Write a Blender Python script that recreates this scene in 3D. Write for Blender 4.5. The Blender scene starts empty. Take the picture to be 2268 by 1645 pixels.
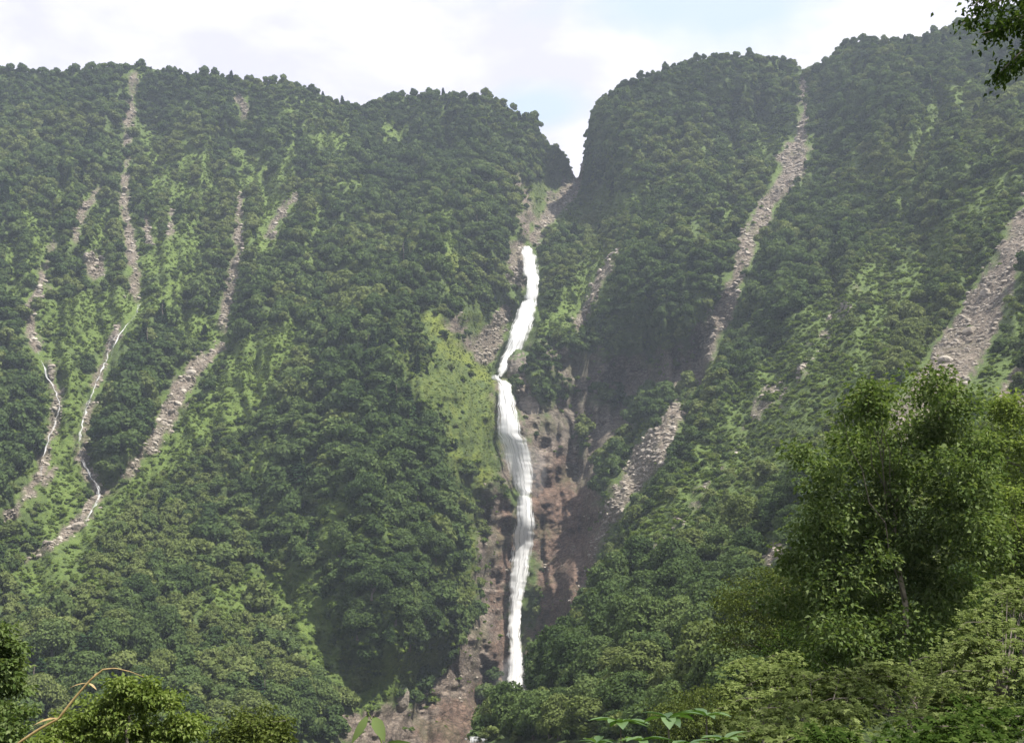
import bpy, math, random
import numpy as np
from mathutils import Vector
R = math.radians
rng = np.random.default_rng(7)
random.seed(7)
S = bpy.context.scene
C = S.collection

# ---------------------------------------------------------------- camera
HF, PITCH = 50.0, 14.0
cd = bpy.data.cameras.new('camera'); cam = bpy.data.objects.new('camera', cd); C.objects.link(cam)
cd.sensor_width = 36.0; cd.sensor_fit = 'HORIZONTAL'; cd.lens = 18.0/math.tan(R(HF/2))
cd.clip_start = 0.05; cd.clip_end = 20000
cam.location = (0, 0, 0); cam.rotation_euler = (R(90+PITCH), 0, 0)
S.camera = cam

# ---------------------------------------------------------------- sky, sun, exposure
SUN = Vector((0.42, -0.30, 0.84)).normalized()
SUN_EL = math.asin(SUN.z); SUN_AZ = math.atan2(SUN.x, SUN.y)
w = bpy.data.worlds.new('World'); S.world = w; w.use_nodes = True
nt = w.node_tree; nt.nodes.clear(); N = nt.nodes; L = nt.links
sky = N.new('ShaderNodeTexSky'); sky.sky_type = 'NISHITA'; sky.sun_disc = False
sky.sun_elevation = SUN_EL; sky.sun_rotation = SUN_AZ; sky.altitude = 900
skm = N.new('ShaderNodeVectorMath'); skm.operation = 'SCALE'; skm.inputs[3].default_value = 0.12
L.new(sky.outputs[0], skm.inputs[0])
tc = N.new('ShaderNodeTexCoord')
mp = N.new('ShaderNodeMapping'); mp.inputs['Scale'].default_value = (1.0, 1.0, 2.2); mp.inputs['Location'].default_value = (0.35, 0.0, 0.25)
L.new(tc.outputs['Generated'], mp.inputs[0])
n2 = N.new('ShaderNodeTexNoise'); n2.inputs['Scale'].default_value = 6.5; n2.inputs['Detail'].default_value = 9; n2.inputs['Roughness'].default_value = .55; n2.inputs['Distortion'].default_value = .2
L.new(mp.outputs[0], n2.inputs[0])
r2 = N.new('ShaderNodeValToRGB'); r2.color_ramp.elements[0].position = .40; r2.color_ramp.elements[1].position = .66
r2.color_ramp.elements[0].color = (.72, .71, .86, 1); r2.color_ramp.elements[1].color = (1.0, .985, 1.02, 1)
L.new(n2.outputs[0], r2.inputs[0])
veil = N.new('ShaderNodeMix'); veil.data_type = 'RGBA'; veil.inputs[0].default_value = .80
veil.inputs[7].default_value = (.72, .83, 1.0, 1); L.new(skm.outputs[0], veil.inputs[6])
def opening(az, el, width):
    d = (math.sin(R(az))*math.cos(R(el)), math.cos(R(az))*math.cos(R(el)), math.sin(R(el)))
    sb = N.new('ShaderNodeVectorMath'); sb.operation = 'SUBTRACT'; sb.inputs[1].default_value = d; L.new(tc.outputs['Generated'], sb.inputs[0])
    ml = N.new('ShaderNodeVectorMath'); ml.operation = 'MULTIPLY'; ml.inputs[1].default_value = (1/width, 1/width, 2.6/width); L.new(sb.outputs[0], ml.inputs[0])
    le = N.new('ShaderNodeVectorMath'); le.operation = 'LENGTH'; L.new(ml.outputs[0], le.inputs[0])
    q = N.new('ShaderNodeMath'); q.operation = 'MULTIPLY_ADD'; q.inputs[1].default_value = 1.6; q.inputs[2].default_value = -.8; L.new(n2.outputs[0], q.inputs[0])
    a = N.new('ShaderNodeMath'); a.operation = 'ADD'; L.new(le.outputs['Value'], a.inputs[0]); L.new(q.outputs[0], a.inputs[1])
    rr = N.new('ShaderNodeValToRGB'); rr.color_ramp.elements[0].position = .25; rr.color_ramp.elements[1].position = 1.0; L.new(a.outputs[0], rr.inputs[0]); return rr.outputs[0]
cov = None
for o_ in (opening(9, 32.5, .10), opening(1.5, 27.5, .055), opening(13, 31.5, .11), opening(-9, 40, .3), opening(30, 45, .4), opening(-40, 50, .5), opening(150, 40, .9)):
    if cov is None: cov = o_
    else:
        q_ = N.new('ShaderNodeMath'); q_.operation = 'MULTIPLY'; L.new(cov, q_.inputs[0]); L.new(o_, q_.inputs[1]); cov = q_.outputs[0]
mx = N.new('ShaderNodeMix'); mx.data_type = 'RGBA'
L.new(cov, mx.inputs[0]); L.new(veil.outputs[2], mx.inputs[6]); L.new(r2.outputs[0], mx.inputs[7])
bg = N.new('ShaderNodeBackground'); bg.inputs[1].default_value = 0.57
L.new(mx.outputs[2], bg.inputs[0]); wo = N.new('ShaderNodeOutputWorld'); L.new(bg.outputs[0], wo.inputs[0])

sl = bpy.data.lights.new('sun', 'SUN'); sl.energy = 5.0; sl.angle = R(0.6); sl.color = (1.0, .95, .85)
so = bpy.data.objects.new('sun', sl); C.objects.link(so); so.location = (0, 0, 900)
so.rotation_euler = (-SUN).to_track_quat('-Z', 'Y').to_euler()
S.view_settings.view_transform = 'Standard'; S.view_settings.look = 'None'
S.view_settings.exposure = 1.12; S.view_settings.gamma = 1.0; S.view_settings.use_curve_mapping = False
S.cycles.use_denoising = True; S.cycles.sample_clamp_indirect = 4.0; S.cycles.sample_clamp_direct = 12.0
S.cycles.max_bounces = 6; S.cycles.diffuse_bounces = 2; S.cycles.transparent_max_bounces = 8; S.cycles.volume_bounces = 0
S.cycles.transmission_bounces = 3; S.cycles.caustics_reflective = False; S.cycles.caustics_refractive = False

# ---------------------------------------------------------------- small tools
F = 1134.0/math.tan(R(HF/2))
ct, st = math.cos(R(PITCH)), math.sin(R(PITCH))
def ray(x, y):
    """direction with unit forward (Y) part through a point of the 2268x1645 view"""
    u = (np.asarray(x, float)-1134.0)/F; v = (822.5-np.asarray(y, float))/F
    dy = ct - v*st; dz = st + v*ct
    return u/dy, dz/dy
def pt(x, y, Y):
    a, b = ray(x, y); return np.stack([a*Y, np.ones_like(a)*Y, b*Y], -1)

def _hash(ix, iy, seed):
    h = (ix.astype(np.int64)*374761393 + iy.astype(np.int64)*668265263 + seed*1274126177) & 0xffffffff
    h = ((h ^ (h >> 13))*1103515245) & 0xffffffff
    h = ((h ^ (h >> 16))*2246822519) & 0xffffffff
    return ((h ^ (h >> 15)) & 0xffffff)/float(0xffffff)
def vnoise(x, y, seed=0):
    x = np.asarray(x, float); y = np.asarray(y, float)
    ix = np.floor(x); iy = np.floor(y); fx = x-ix; fy = y-iy
    fx = fx*fx*(3-2*fx); fy = fy*fy*(3-2*fy)
    a = _hash(ix, iy, seed); b = _hash(ix+1, iy, seed); c = _hash(ix, iy+1, seed); d = _hash(ix+1, iy+1, seed)
    return (a*(1-fx)+b*fx)*(1-fy)+(c*(1-fx)+d*fx)*fy
def fbm(x, y, oct=4, seed=0):
    s = 0; a = .5; t = 0
    for k in range(oct):
        s = s+a*vnoise(x*2**k, y*2**k, seed+k*17); t += a; a *= .5
    return s/t*2-1            # -1..1
def sst(a, b, x):
    t = np.clip((x-a)/(b-a), 0, 1); return t*t*(3-2*t)

def mesh_np(name, v, f, mats=(), smooth=False, attrs=None):
    me = bpy.data.meshes.new(name)
    v = np.asarray(v, np.float32); f = np.asarray(f, np.int32); k = f.shape[1]
    me.vertices.add(len(v)); me.vertices.foreach_set('co', v.ravel())
    me.loops.add(f.size); me.loops.foreach_set('vertex_index', f.ravel())
    me.polygons.add(len(f)); me.polygons.foreach_set('loop_start', np.arange(0, f.size, k, dtype=np.int32))
    me.update(calc_edges=True)
    if smooth: me.polygons.foreach_set('use_smooth', np.ones(len(f), bool))
    for an, (typ, dom, val) in (attrs or {}).items():
        at = me.attributes.new(an, typ, dom)
        at.data.foreach_set('color' if 'COLOR' in typ else ('vector' if 'VECTOR' in typ else 'value'), np.asarray(val, np.float32).ravel())
    for m in mats: me.materials.append(m)
    return me
def link(name, me, parent=None):
    o = bpy.data.objects.new(name, me); C.objects.link(o)
    if parent is not None: o.parent = parent
    return o
def tag(o, label=None, cat=None, group=None, kind=None):
    if label: o['label'] = label
    if cat: o['category'] = cat
    if group: o['group'] = group
    if kind: o['kind'] = kind
    return o
def empty(name, loc, label, cat, group=None, rz=0):
    o = bpy.data.objects.new(name, None); C.objects.link(o); o.location = tuple(float(q) for q in loc); o.rotation_euler = (0, 0, rz)
    o.empty_display_size = .5
    return tag(o, label, cat, group)

def tube(path, rad, seg=7):
    """verts, quads of a tapered tube along a path"""
    path = np.asarray(path, float); n = len(path); rad = np.broadcast_to(rad, (n,))
    vs = []
    for i in range(n):
        d = path[min(i+1, n-1)]-path[max(i-1, 0)]; d = d/(np.linalg.norm(d)+1e-9)
        a = np.cross(d, [0.31, .95, .1] if abs(d[1]) < .9 else [1, 0, 0]); a /= np.linalg.norm(a); b = np.cross(d, a)
        t = np.arange(seg)*2*math.pi/seg
        vs.append(path[i]+rad[i]*(np.cos(t)[:, None]*a+np.sin(t)[:, None]*b))
    v = np.concatenate(vs); f = []
    for i in range(n-1):
        for k in range(seg):
            k2 = (k+1) % seg
            f.append((i*seg+k, i*seg+k2, (i+1)*seg+k2, (i+1)*seg+k))
    return v, np.array(f)
def join(parts):
    vs, fs, o = [], [], 0
    for v, f in parts:
        vs.append(v); fs.append(f+o); o += len(v)
    return np.concatenate(vs), np.concatenate(fs)

# ---------------------------------------------------------------- materials
def newmat(name):
    m = bpy.data.materials.new(name); m.use_nodes = True; m.node_tree.nodes.clear(); return m, m.node_tree.nodes, m.node_tree.links
def noise(N, L, scale, detail=4, rough=.55, coord=None):
    n = N.new('ShaderNodeTexNoise'); n.inputs['Scale'].default_value = scale; n.inputs['Detail'].default_value = detail; n.inputs['Roughness'].default_value = rough
    if coord is not None: L.new(coord, n.inputs['Vector'])
    return n
def ramp(N, L, src, stops):
    r = N.new('ShaderNodeValToRGB'); e = r.color_ramp.elements
    while len(e) < len(stops): e.new(.5)
    for q, (p, c) in zip(e, stops): q.position = p; q.color = (*c, 1) if len(c) == 3 else c
    L.new(src, r.inputs[0]); return r
def mixc(N, L, fac, a, b, mode='MIX'):
    m = N.new('ShaderNodeMix'); m.data_type = 'RGBA'; m.blend_type = mode
    for sock, val in ((m.inputs[0], fac), (m.inputs[6], a), (m.inputs[7], b)):
        if hasattr(val, 'is_output'): L.new(val, sock)
        elif isinstance(val, (int, float)): sock.default_value = val
        else: sock.default_value = (*val, 1)
    return m.outputs[2]
def leaf_mat(name, dark, mid, light, transl=.30, gloss=0.0, var=.5):
    m, N, L = newmat(name)
    at = N.new('ShaderNodeAttribute'); at.attribute_name = 'tint'
    oi = N.new('ShaderNodeObjectInfo')
    mm = N.new('ShaderNodeMath'); mm.operation = 'MULTIPLY_ADD'; mm.inputs[1].default_value = var; L.new(oi.outputs['Random'], mm.inputs[0])
    sc = N.new('ShaderNodeMath'); sc.operation = 'MULTIPLY'; sc.inputs[1].default_value = 1-var; L.new(at.outputs['Fac'], sc.inputs[0])
    L.new(sc.outputs[0], mm.inputs[2])
    col = ramp(N, L, mm.outputs[0], [(0.05, dark), (.5, mid), (.95, light)]).outputs[0]
    d = N.new('ShaderNodeBsdfDiffuse'); L.new(col, d.inputs[0])
    t = N.new('ShaderNodeBsdfTranslucent'); tcol = mixc(N, L, 1.0, col, (1.10, 1.15, .60), 'MULTIPLY'); L.new(tcol, t.inputs[0])
    ms = N.new('ShaderNodeMixShader'); ms.inputs[0].default_value = transl; L.new(d.outputs[0], ms.inputs[1]); L.new(t.outputs[0], ms.inputs[2])
    out = N.new('ShaderNodeOutputMaterial'); last = ms.outputs[0]
    if gloss:
        g = N.new('ShaderNodeBsdfGlossy'); g.inputs['Roughness'].default_value = .42; g.inputs[0].default_value = (1, 1, 1, 1)
        fr = N.new('ShaderNodeFresnel'); fr.inputs[0].default_value = 1.4
        fm = N.new('ShaderNodeMath'); fm.operation = 'MULTIPLY'; fm.inputs[1].default_value = gloss; L.new(fr.outputs[0], fm.inputs[0])
        m2 = N.new('ShaderNodeMixShader'); L.new(fm.outputs[0], m2.inputs[0]); L.new(last, m2.inputs[1]); L.new(g.outputs[0], m2.inputs[2]); last = m2.outputs[0]
    L.new(last, out.inputs[0]); return m
def bark_mat(name, a, b, scale=6):
    m, N, L = newmat(name); t = N.new('ShaderNodeTexCoord')
    n = noise(N, L, scale, 6, .6, t.outputs['Object'])
    p = N.new('ShaderNodeBsdfPrincipled'); p.inputs['Roughness'].default_value = .9
    L.new(ramp(N, L, n.outputs[0], [(.3, a), (.7, b)]).outputs[0], p.inputs[0])
    bp = N.new('ShaderNodeBump'); bp.inputs['Strength'].default_value = .6; bp.inputs['Distance'].default_value = .05; L.new(n.outputs[0], bp.inputs['Height']); L.new(bp.outputs[0], p.inputs['Normal'])
    o = N.new('ShaderNodeOutputMaterial'); L.new(p.outputs[0], o.inputs[0]); return m

M_DARK = leaf_mat('leaves_dark_green', (.033, .055, .022), (.057, .087, .031), (.088, .123, .046))
M_MID = leaf_mat('leaves_mid_green', (.048, .076, .027), (.080, .116, .040), (.122, .160, .058))
M_OLIVE = leaf_mat('leaves_olive', (.074, .098, .032), (.114, .144, .048), (.160, .186, .070))
M_CONIFER = leaf_mat('needles', (.018, .036, .018), (.028, .052, .022), (.045, .072, .028), .12)
M_SHRUB = leaf_mat('shrub_leaves', (.066, .100, .024), (.108, .154, .034), (.154, .196, .050), .38)
M_GRASS = leaf_mat('grass_tufts', (.085, .118, .024), (.122, .160, .032), (.165, .195, .048), .4)
M_BARK = bark_mat('bark', (.06, .05, .04), (.16, .135, .11))
M_PALEBARK = bark_mat('pale_bark', (.16, .13, .10), (.34, .29, .23), 4)

# ---------------------------------------------------------------- the shape of the valley
# skyline of the ground (treetops stand above it)
SKYL = np.array([(-760, 215), (-300, 190), (0, 165), (120, 178), (200, 165), (300, 158), (420, 178), (520, 188), (640, 198), (700, 205), (735, 232), (790, 240),
    (850, 215), (960, 214), (1050, 218), (1085, 215), (1130, 240), (1160, 258), (1188, 262), (1198, 300), (1215, 322), (1238, 326), (1255, 350), (1270, 385), (1279, 400),
    (1287, 372), (1296, 330), (1303, 280), (1309, 245), (1330, 218), (1390, 182), (1440, 168), (1520, 140), (1590, 128), (1680, 128), (1750, 138), (1785, 158), (1805, 166),
    (1830, 140), (1870, 105), (1950, 105), (2030, 98), (2100, 76), (2150, 56), (2210, 40), (2290, 18), (2500, -30), (3040, -110)], float)
def skyline(x): return np.interp(x, SKYL[:, 0], SKYL[:, 1])-12*sst(760, 600, x)-10*sst(1820, 1900, x)

def tps_fit(pts, lam=0.15):
    P = np.array(pts, float); xy = P[:, :2]/500.0; v = 1000.0/P[:, 2]; n = len(P)
    d = np.hypot(xy[:, None, 0]-xy[None, :, 0], xy[:, None, 1]-xy[None, :, 1])
    K = np.where(d > 0, d*d*np.log(d+1e-12), 0)+np.eye(n)*lam*.02
    A = np.zeros((n+3, n+3)); A[:n, :n] = K; A[:n, n] = 1; A[:n, n+1:] = xy; A[n, :n] = 1; A[n+1:, :n] = xy.T
    s = np.linalg.solve(A, np.concatenate([v, [0, 0, 0]]))
    def ev(x, y):
        x = np.asarray(x, float)/500.0; y = np.asarray(y, float)/500.0
        r = s[n]+s[n+1]*x+s[n+2]*y
        for i in range(n):
            q = (x-xy[i, 0])**2+(y-xy[i, 1])**2
            r = r+s[i]*.5*q*np.log(q+1e-12)
        return 1000.0/np.clip(r, .45, 40)
    return ev
# view position -> distance straight ahead in metres; left massif, spur and gorge
PA = [(-700, 200, 900), (-700, 900, 560), (-700, 1645, 340), (0, 150, 960), (0, 290, 925), (0, 450, 800), (0, 700, 690), (0, 1100, 545), (0, 1350, 460), (0, 1645, 385),
    (280, 170, 975), (280, 300, 935), (290, 560, 800), (300, 690, 745), (240, 790, 700), (200, 1000, 620), (210, 1110, 585), (400, 1645, 390), (350, 1400, 455),
    (520, 190, 990), (520, 300, 955), (520, 560, 810), (490, 760, 735), (370, 930, 655), (700, 210, 1000), (640, 420, 880), (600, 800, 705), (560, 1000, 660), (600, 1310, 545), (700, 1420, 532), (620, 1645, 430),
    (800, 240, 1010), (860, 330, 965), (850, 600, 795), (800, 900, 622), (850, 1200, 532), (900, 1400, 515), (950, 1480, 575), (760, 1645, 480),
    (1000, 220, 1000), (1000, 330, 962), (1000, 520, 830), (1010, 700, 755), (1060, 850, 712), (1095, 860, 722), (1100, 1050, 690), (1000, 1000, 632), (1000, 1200, 600), (1040, 1340, 640), (1060, 1100, 668),
    (1160, 265, 990), (1150, 360, 945), (1140, 480, 895), (1135, 600, 860), (1090, 700, 815), (1060, 780, 780),
    (1260, 380, 1050), (1279, 400, 1060), (1220, 480, 960), (1165, 545, 905), (1195, 600, 880), (1170, 680, 862), (1140, 760, 835), (1098, 838, 795), (1150, 815, 775), (1140, 870, 768), (1130, 960, 745), (1160, 1080, 725), (1165, 1110, 712), (1150, 1300, 690), (1140, 1450, 672), (1140, 1540, 655),
    (1080, 1150, 690), (1070, 1300, 672), (1060, 1450, 630), (980, 1560, 590), (1050, 1620, 590), (900, 1645, 520), (1100, 1645, 585),
    (1200, 830, 770), (1200, 1000, 752), (1220, 1180, 728), (1200, 1400, 690), (1300, 900, 800), (1300, 1050, 770), (1280, 1200, 735), (1400, 860, 790), (1500, 850, 765), (1560, 850, 745), (1420, 1000, 665), (1360, 1100, 640), (1310, 1220, 636), (1265, 1340, 632), (1500, 920, 680),
    (1220, 700, 800), (1300, 730, 790), (1400, 740, 775), (1500, 745, 745), (1250, 600, 850),
    (1300, 380, 1000), (1310, 260, 960), (1400, 190, 965), (1500, 150, 960), (1400, 330, 925), (1450, 500, 840), (1600, 135, 960), (1600, 310, 915), (1600, 500, 790), (1780, 170, 985), (1770, 300, 905), (1700, 450, 820), (1620, 660, 725),
    (1950, 115, 900), (1950, 300, 800), (2150, 70, 860), (2268, 25, 830), (2700, -60, 760), (2200, 250, 730), (1850, 500, 740), (2050, 500, 660), (2268, 400, 590)]
# right mountain's slope that runs down towards the camera
PB = [(1240, 380, 1000), (1300, 260, 960), (1500, 150, 960), (1400, 330, 925), (1450, 500, 840), (1600, 135, 960), (1600, 310, 915), (1600, 500, 790), (1780, 170, 985), (1770, 300, 905), (1700, 450, 820), (1620, 660, 715),
    (1950, 115, 900), (1950, 300, 800), (2150, 70, 860), (2268, 25, 830), (2700, -60, 760), (2200, 250, 730), (1850, 500, 740), (2050, 500, 660), (2268, 400, 590), (2700, 400, 480),
    (1560, 760, 680), (1570, 880, 625), (1700, 800, 605), (1900, 700, 590), (2150, 650, 520), (2100, 800, 455), (2268, 650, 470), (2268, 850, 370), (2700, 800, 300),
    (1520, 1010, 555), (1700, 1000, 500), (1420, 1140, 505), (1300, 1300, 440), (1250, 1400, 395), (1190, 1530, 335), (1060, 1645, 285), (900, 1760, 240), (1600, 1150, 430), (1500, 1350, 330), (1400, 1500, 260), (1400, 1645, 195), (1650, 1500, 190), (1700, 1300, 280),
    (1800, 1100, 340), (2000, 1000, 300), (2000, 1250, 190), (1800, 1645, 95), (2000, 1500, 100), (2268, 1100, 170), (2268, 1350, 95), (2268, 1645, 55), (2700, 1645, 45), (2700, 1200, 110), (2268, 1000, 240)]
evA, evB = tps_fit(PA), tps_fit(PB)
EDGE = np.array([(600, 1600), (760, 1552), (880, 1556), (1000, 1524), (1130, 1424), (1290, 1314), (1400, 1262), (1530, 1196), (1645, 1060), (1800, 900)], float)

def poly_d(x, y, pl):
    """distance to a polyline minus its (interpolated) half width: <0 inside"""
    best = np.full(np.shape(x), 1e9)
    for (x0, y0, w0), (x1, y1, w1) in zip(pl[:-1], pl[1:]):
        dx, dy = x1-x0, y1-y0; t = np.clip(((x-x0)*dx+(y-y0)*dy)/(dx*dx+dy*dy+1e-9), 0, 1)
        best = np.minimum(best, np.hypot(x-x0-t*dx, y-y0-t*dy)-(w0+(w1-w0)*t))
    return best
GULLIES = [
    [(1776, 185, 4), (1776, 240, 7), (1772, 300, 10), (1768, 330, 30), (1755, 362, 34), (1728, 410, 17), (1690, 470, 20), (1665, 520, 20), (1642, 590, 16), (1612, 665, 18), (1575, 735, 28), (1556, 790, 20)],
    [(2310, 420, 26), (2240, 570, 34), (2190, 660, 40), (2140, 760, 54), (2080, 850, 62), (2010, 930, 50)],
    [(296, 168, 9), (290, 230, 10), (288, 270, 12), (277, 340, 8), (275, 450, 9), (287, 540, 15), (296, 610, 16), (300, 660, 9)],
    [(215, 425, 8), (182, 475, 10), (160, 540, 5)], [(118, 545, 7), (97, 590, 6), (88, 640, 10), (72, 672, 18), (68, 730, 14), (82, 770, 9)],
    [(531, 440, 5), (526, 560, 8), (508, 640, 12), (492, 700, 12), (497, 735, 8)],
    [(487, 765, 12), (452, 800, 14), (405, 850, 24), (372, 915, 24), (345, 975, 12), (315, 1015, 8), (270, 1065, 5), (225, 1100, 10)],
    [(660, 428, 5), (620, 478, 10), (590, 520, 9)], [(532, 225, 10), (540, 255, 7)],
    [(1283, 385, 13), (1240, 440, 24), (1205, 488, 20), (1182, 530, 12)],
    [(1148, 540, 18), (1140, 600, 22), (1150, 640, 10)], [(1115, 690, 14), (1090, 740, 24), (1070, 780, 28)],
    [(1368, 565, 4), (1320, 630, 8), (1275, 715, 10)],
    [(1505, 915, 20), (1440, 1000, 34), (1380, 1090, 26), (1335, 1170, 10), (1300, 1250, 8), (1262, 1330, 7)],
    [(105, 800, 7), (128, 880, 7), (118, 940, 10), (96, 1040, 14), (60, 1090, 15), (15, 1160, 16)],
    [(200, 900, 10), (178, 960, 8), (185, 1030, 12), (215, 1090, 16), (190, 1150, 14), (150, 1185, 14), (95, 1220, 9), (50, 1250, 5)],
    [(265, 725, 6), (232, 790, 10), (212, 850, 8)],
    [(2268, 800, 6), (2225, 880, 8)], [(2262, 865, 14), (2275, 905, 18)],
    [(200, 575, 16), (215, 605, 20)], [(325, 480, 3), (328, 530, 6)], [(375, 470, 3), (378, 520, 5)],
    [(120, 1045, 8), (100, 1070, 10)], [(1730, 1205, 14), (1700, 1245, 9)],
]
FAINT = [[(1895, 640, 9), (1850, 720, 12), (1800, 780, 6)], [(1790, 790, 8), (1700, 885, 26), (1670, 920, 12)], [(1560, 1080, 5), (1490, 1165, 7), (1400, 1260, 5)], [(1660, 930, 3), (1610, 1020, 4), (1575, 1070, 3)]]
ROCKWALL = [  # bare cliff of the gorge
    [(1098, 1080, 14), (1100, 1160, 44), (1095, 1280, 36), (1095, 1400, 34), (1060, 1470, 60), (1000, 1560, 70), (930, 1610, 55), (800, 1620, 40), (740, 1600, 20)],
    [(1215, 960, 40), (1240, 1060, 70), (1255, 1160, 80), (1255, 1290, 66), (1225, 1420, 50), (1190, 1530, 34)],
    [(1160, 840, 14), (1165, 900, 18), (1175, 960, 20)],
    [(1110, 860, 8), (1120, 960, 9), (1130, 1060, 10)],
    [(1150, 400, 8), (1170, 470, 14), (1160, 520, 14)], [(1010, 700, 8), (1035, 760, 14)],
    [(1090, 1600, 40), (1000, 1640, 60)],
]
REDWALL = [[(1240, 1080, 60), (1250, 1180, 66), (1235, 1320, 52), (1205, 1450, 36)], [(1125, 1130, 10), (1118, 1300, 10), (1110, 1420, 16), (1100, 1500, 20), (1060, 1580, 46), (1000, 1625, 60)]]
DARKWALL = [[(1210, 790, 20), (1300, 830, 46), (1400, 850, 50), (1500, 830, 40), (1555, 770, 20)], [(1250, 930, 50), (1350, 950, 46), (1300, 1050, 30)], [(1557, 745, 22), (1550, 860, 24)]]
MEADOW = [
    [(150, 320, 5), (140, 430, 7)], [(330, 300, 4), (345, 430, 7), (352, 560, 6)], [(405, 270, 4), (416, 400, 6), (410, 500, 7)], [(455, 330, 5), (440, 470, 7)], [(640, 230, 5), (652, 330, 6)], [(650, 340, 16), (610, 420, 14), (585, 500, 12)], [(520, 320, 5), (545, 430, 7)], [(232, 470, 5), (212, 570, 7)], [(60, 470, 6), (92, 600, 8)], [(20, 560, 8), (40, 640, 12)],
    [(700, 480, 5), (690, 580, 6)], [(2150, 180, 16), (2230, 170, 16)], [(2020, 400, 8), (1980, 470, 12), (1950, 540, 8)], [(2240, 300, 8), (2160, 350, 10)], [(1840, 620, 6), (1790, 700, 10)], [(1250, 480, 12), (1330, 440, 10)], [(850, 300, 10), (905, 290, 8)], [(690, 300, 10), (760, 330, 8)], [(740, 420, 8), (800, 400, 8)], [(580, 1000, 12), (560, 1050, 8)], [(30, 1280, 10), (180, 1270, 10)], [(740, 1120, 8), (720, 1200, 10)], [(840, 1080, 6), (850, 1160, 6)], [(350, 640, 16), (420, 620, 14)], [(985, 470, 7), (1012, 600, 9)], [(930, 420, 6), (940, 470, 8)], [(1340, 470, 14), (1420, 420, 10)], [(1480, 400, 10), (1530, 350, 8)], [(1620, 450, 8), (1590, 520, 8)], [(1900, 330, 8), (1860, 400, 10)],
    [(640, 750, 18), (585, 790, 42), (540, 840, 52), (510, 900, 48), (440, 950, 30), (380, 1000, 26), (310, 1050, 16)],
    [(110, 690, 24), (200, 690, 36), (285, 690, 34), (230, 740, 26), (150, 760, 16)],
    [(325, 672, 16), (400, 700, 20), (455, 735, 16), (480, 770, 10)],
    [(340, 580, 26), (400, 545, 30), (440, 540, 12)],
    [(110, 800, 22), (160, 850, 36), (150, 930, 26), (130, 1060, 30), (140, 1130, 30), (110, 1180, 24)],
    [(500, 1330, 22), (580, 1300, 34), (660, 1320, 36), (690, 1400, 26), (735, 1470, 18), (800, 1560, 14)],
    [(300, 1080, 12), (220, 1150, 16), (130, 1250, 16), (60, 1300, 14)],
    [(575, 540, 16), (590, 470, 12), (600, 400, 10)], [(560, 390, 10), (570, 330, 8)], [(365, 380, 14), (380, 420, 10)],
    [(1690, 290, 22), (1720, 350, 22), (1715, 385, 14)], [(1560, 330, 10), (1640, 300, 16)],
    [(1200, 730, 8), (1260, 690, 20), (1300, 620, 20), (1350, 560, 8)],
    [(1950, 590, 14), (1880, 660, 20), (1800, 760, 40), (1700, 860, 50), (1600, 980, 44), (1500, 1120, 40), (1400, 1220, 26), (1330, 1300, 14)],
    [(2230, 400, 20), (2150, 460, 30), (2080, 540, 26), (2010, 620, 24), (1900, 780, 44), (1780, 900, 50), (1680, 1040, 34), (1600, 1140, 22)],
    [(2100, 200, 20), (2060, 260, 14), (2010, 340, 12)], [(2268, 720, 16), (2230, 820, 26), (2190, 900, 30)],
    [(105, 500, 8), (95, 560, 10)], [(400, 290, 5), (410, 480, 5)], [(1040, 1180, 12), (1046, 1300, 12)],
    [(800, 1560, 30), (870, 1500, 30), (950, 1470, 20)],
]
YELLOW = [[(940, 690, 18), (1000, 765, 34), (1050, 820, 30), (1085, 850, 14)], [(970, 850, 46), (1050, 900, 50), (1078, 1000, 36), (1085, 1060, 24)], [(1010, 970, 40), (1060, 1060, 30)], [(1040, 690, 14), (1072, 760, 12)], [(1045, 1100, 14), (1050, 1210, 12), (1052, 1320, 8)], [(1180, 430, 26), (1160, 490, 20), (1200, 400, 14)],
    [(1400, 1040, 16), (1350, 1130, 20), (1310, 1200, 12)], [(885, 790, 10), (930, 860, 14)]]

BIGWOOD = [[(740, 780, 60), (830, 1000, 110), (880, 1230, 130), (870, 1420, 70)], [(860, 330, 120), (1080, 330, 60)], [(-100, 215, 50), (300, 215, 50), (640, 250, 45)], [(1380, 230, 70), (1700, 230, 80)], [(1850, 200, 60), (2050, 180, 60)], [(1500, 640, 60), (1650, 560, 40), (1740, 640, 70)], [(290, 850, 60), (290, 950, 55)], [(60, 900, 40), (30, 1000, 50)], [(620, 1080, 50), (600, 1200, 60)], [(400, 760, 40)], [(400, 760, 40), (350, 760, 30)], [(1400, 1300, 60), (1560, 1330, 60)], [(1380, 1440, 40), (1250, 1540, 60)]]
BUSHLAND = [[(520, 1010, 40), (400, 1130, 70), (250, 1260, 80), (60, 1350, 60)], [(2120, 280, 80), (1900, 420, 50)], [(1980, 560, 60), (1780, 820, 70), (1560, 1120, 70), (1400, 1240, 30)], [(2230, 430, 40), (2060, 760, 50), (1760, 1050, 60)], [(450, 1420, 60), (560, 1480, 50)], [(1380, 480, 50), (1250, 640, 40)], [(900, 760, 40), (1000, 930, 50)], [(150, 860, 50), (120, 1150, 50)]]
def region(ls, x, y, soft=40):
    o = np.zeros(np.shape(x))
    for pl in ls:
        if len(pl) == 1: pl = pl+pl
        o = np.maximum(o, 1-sst(-soft, soft, poly_d(x+20*fbm(x/50, y/50, 2, 15), y, pl)))
    return o
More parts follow.
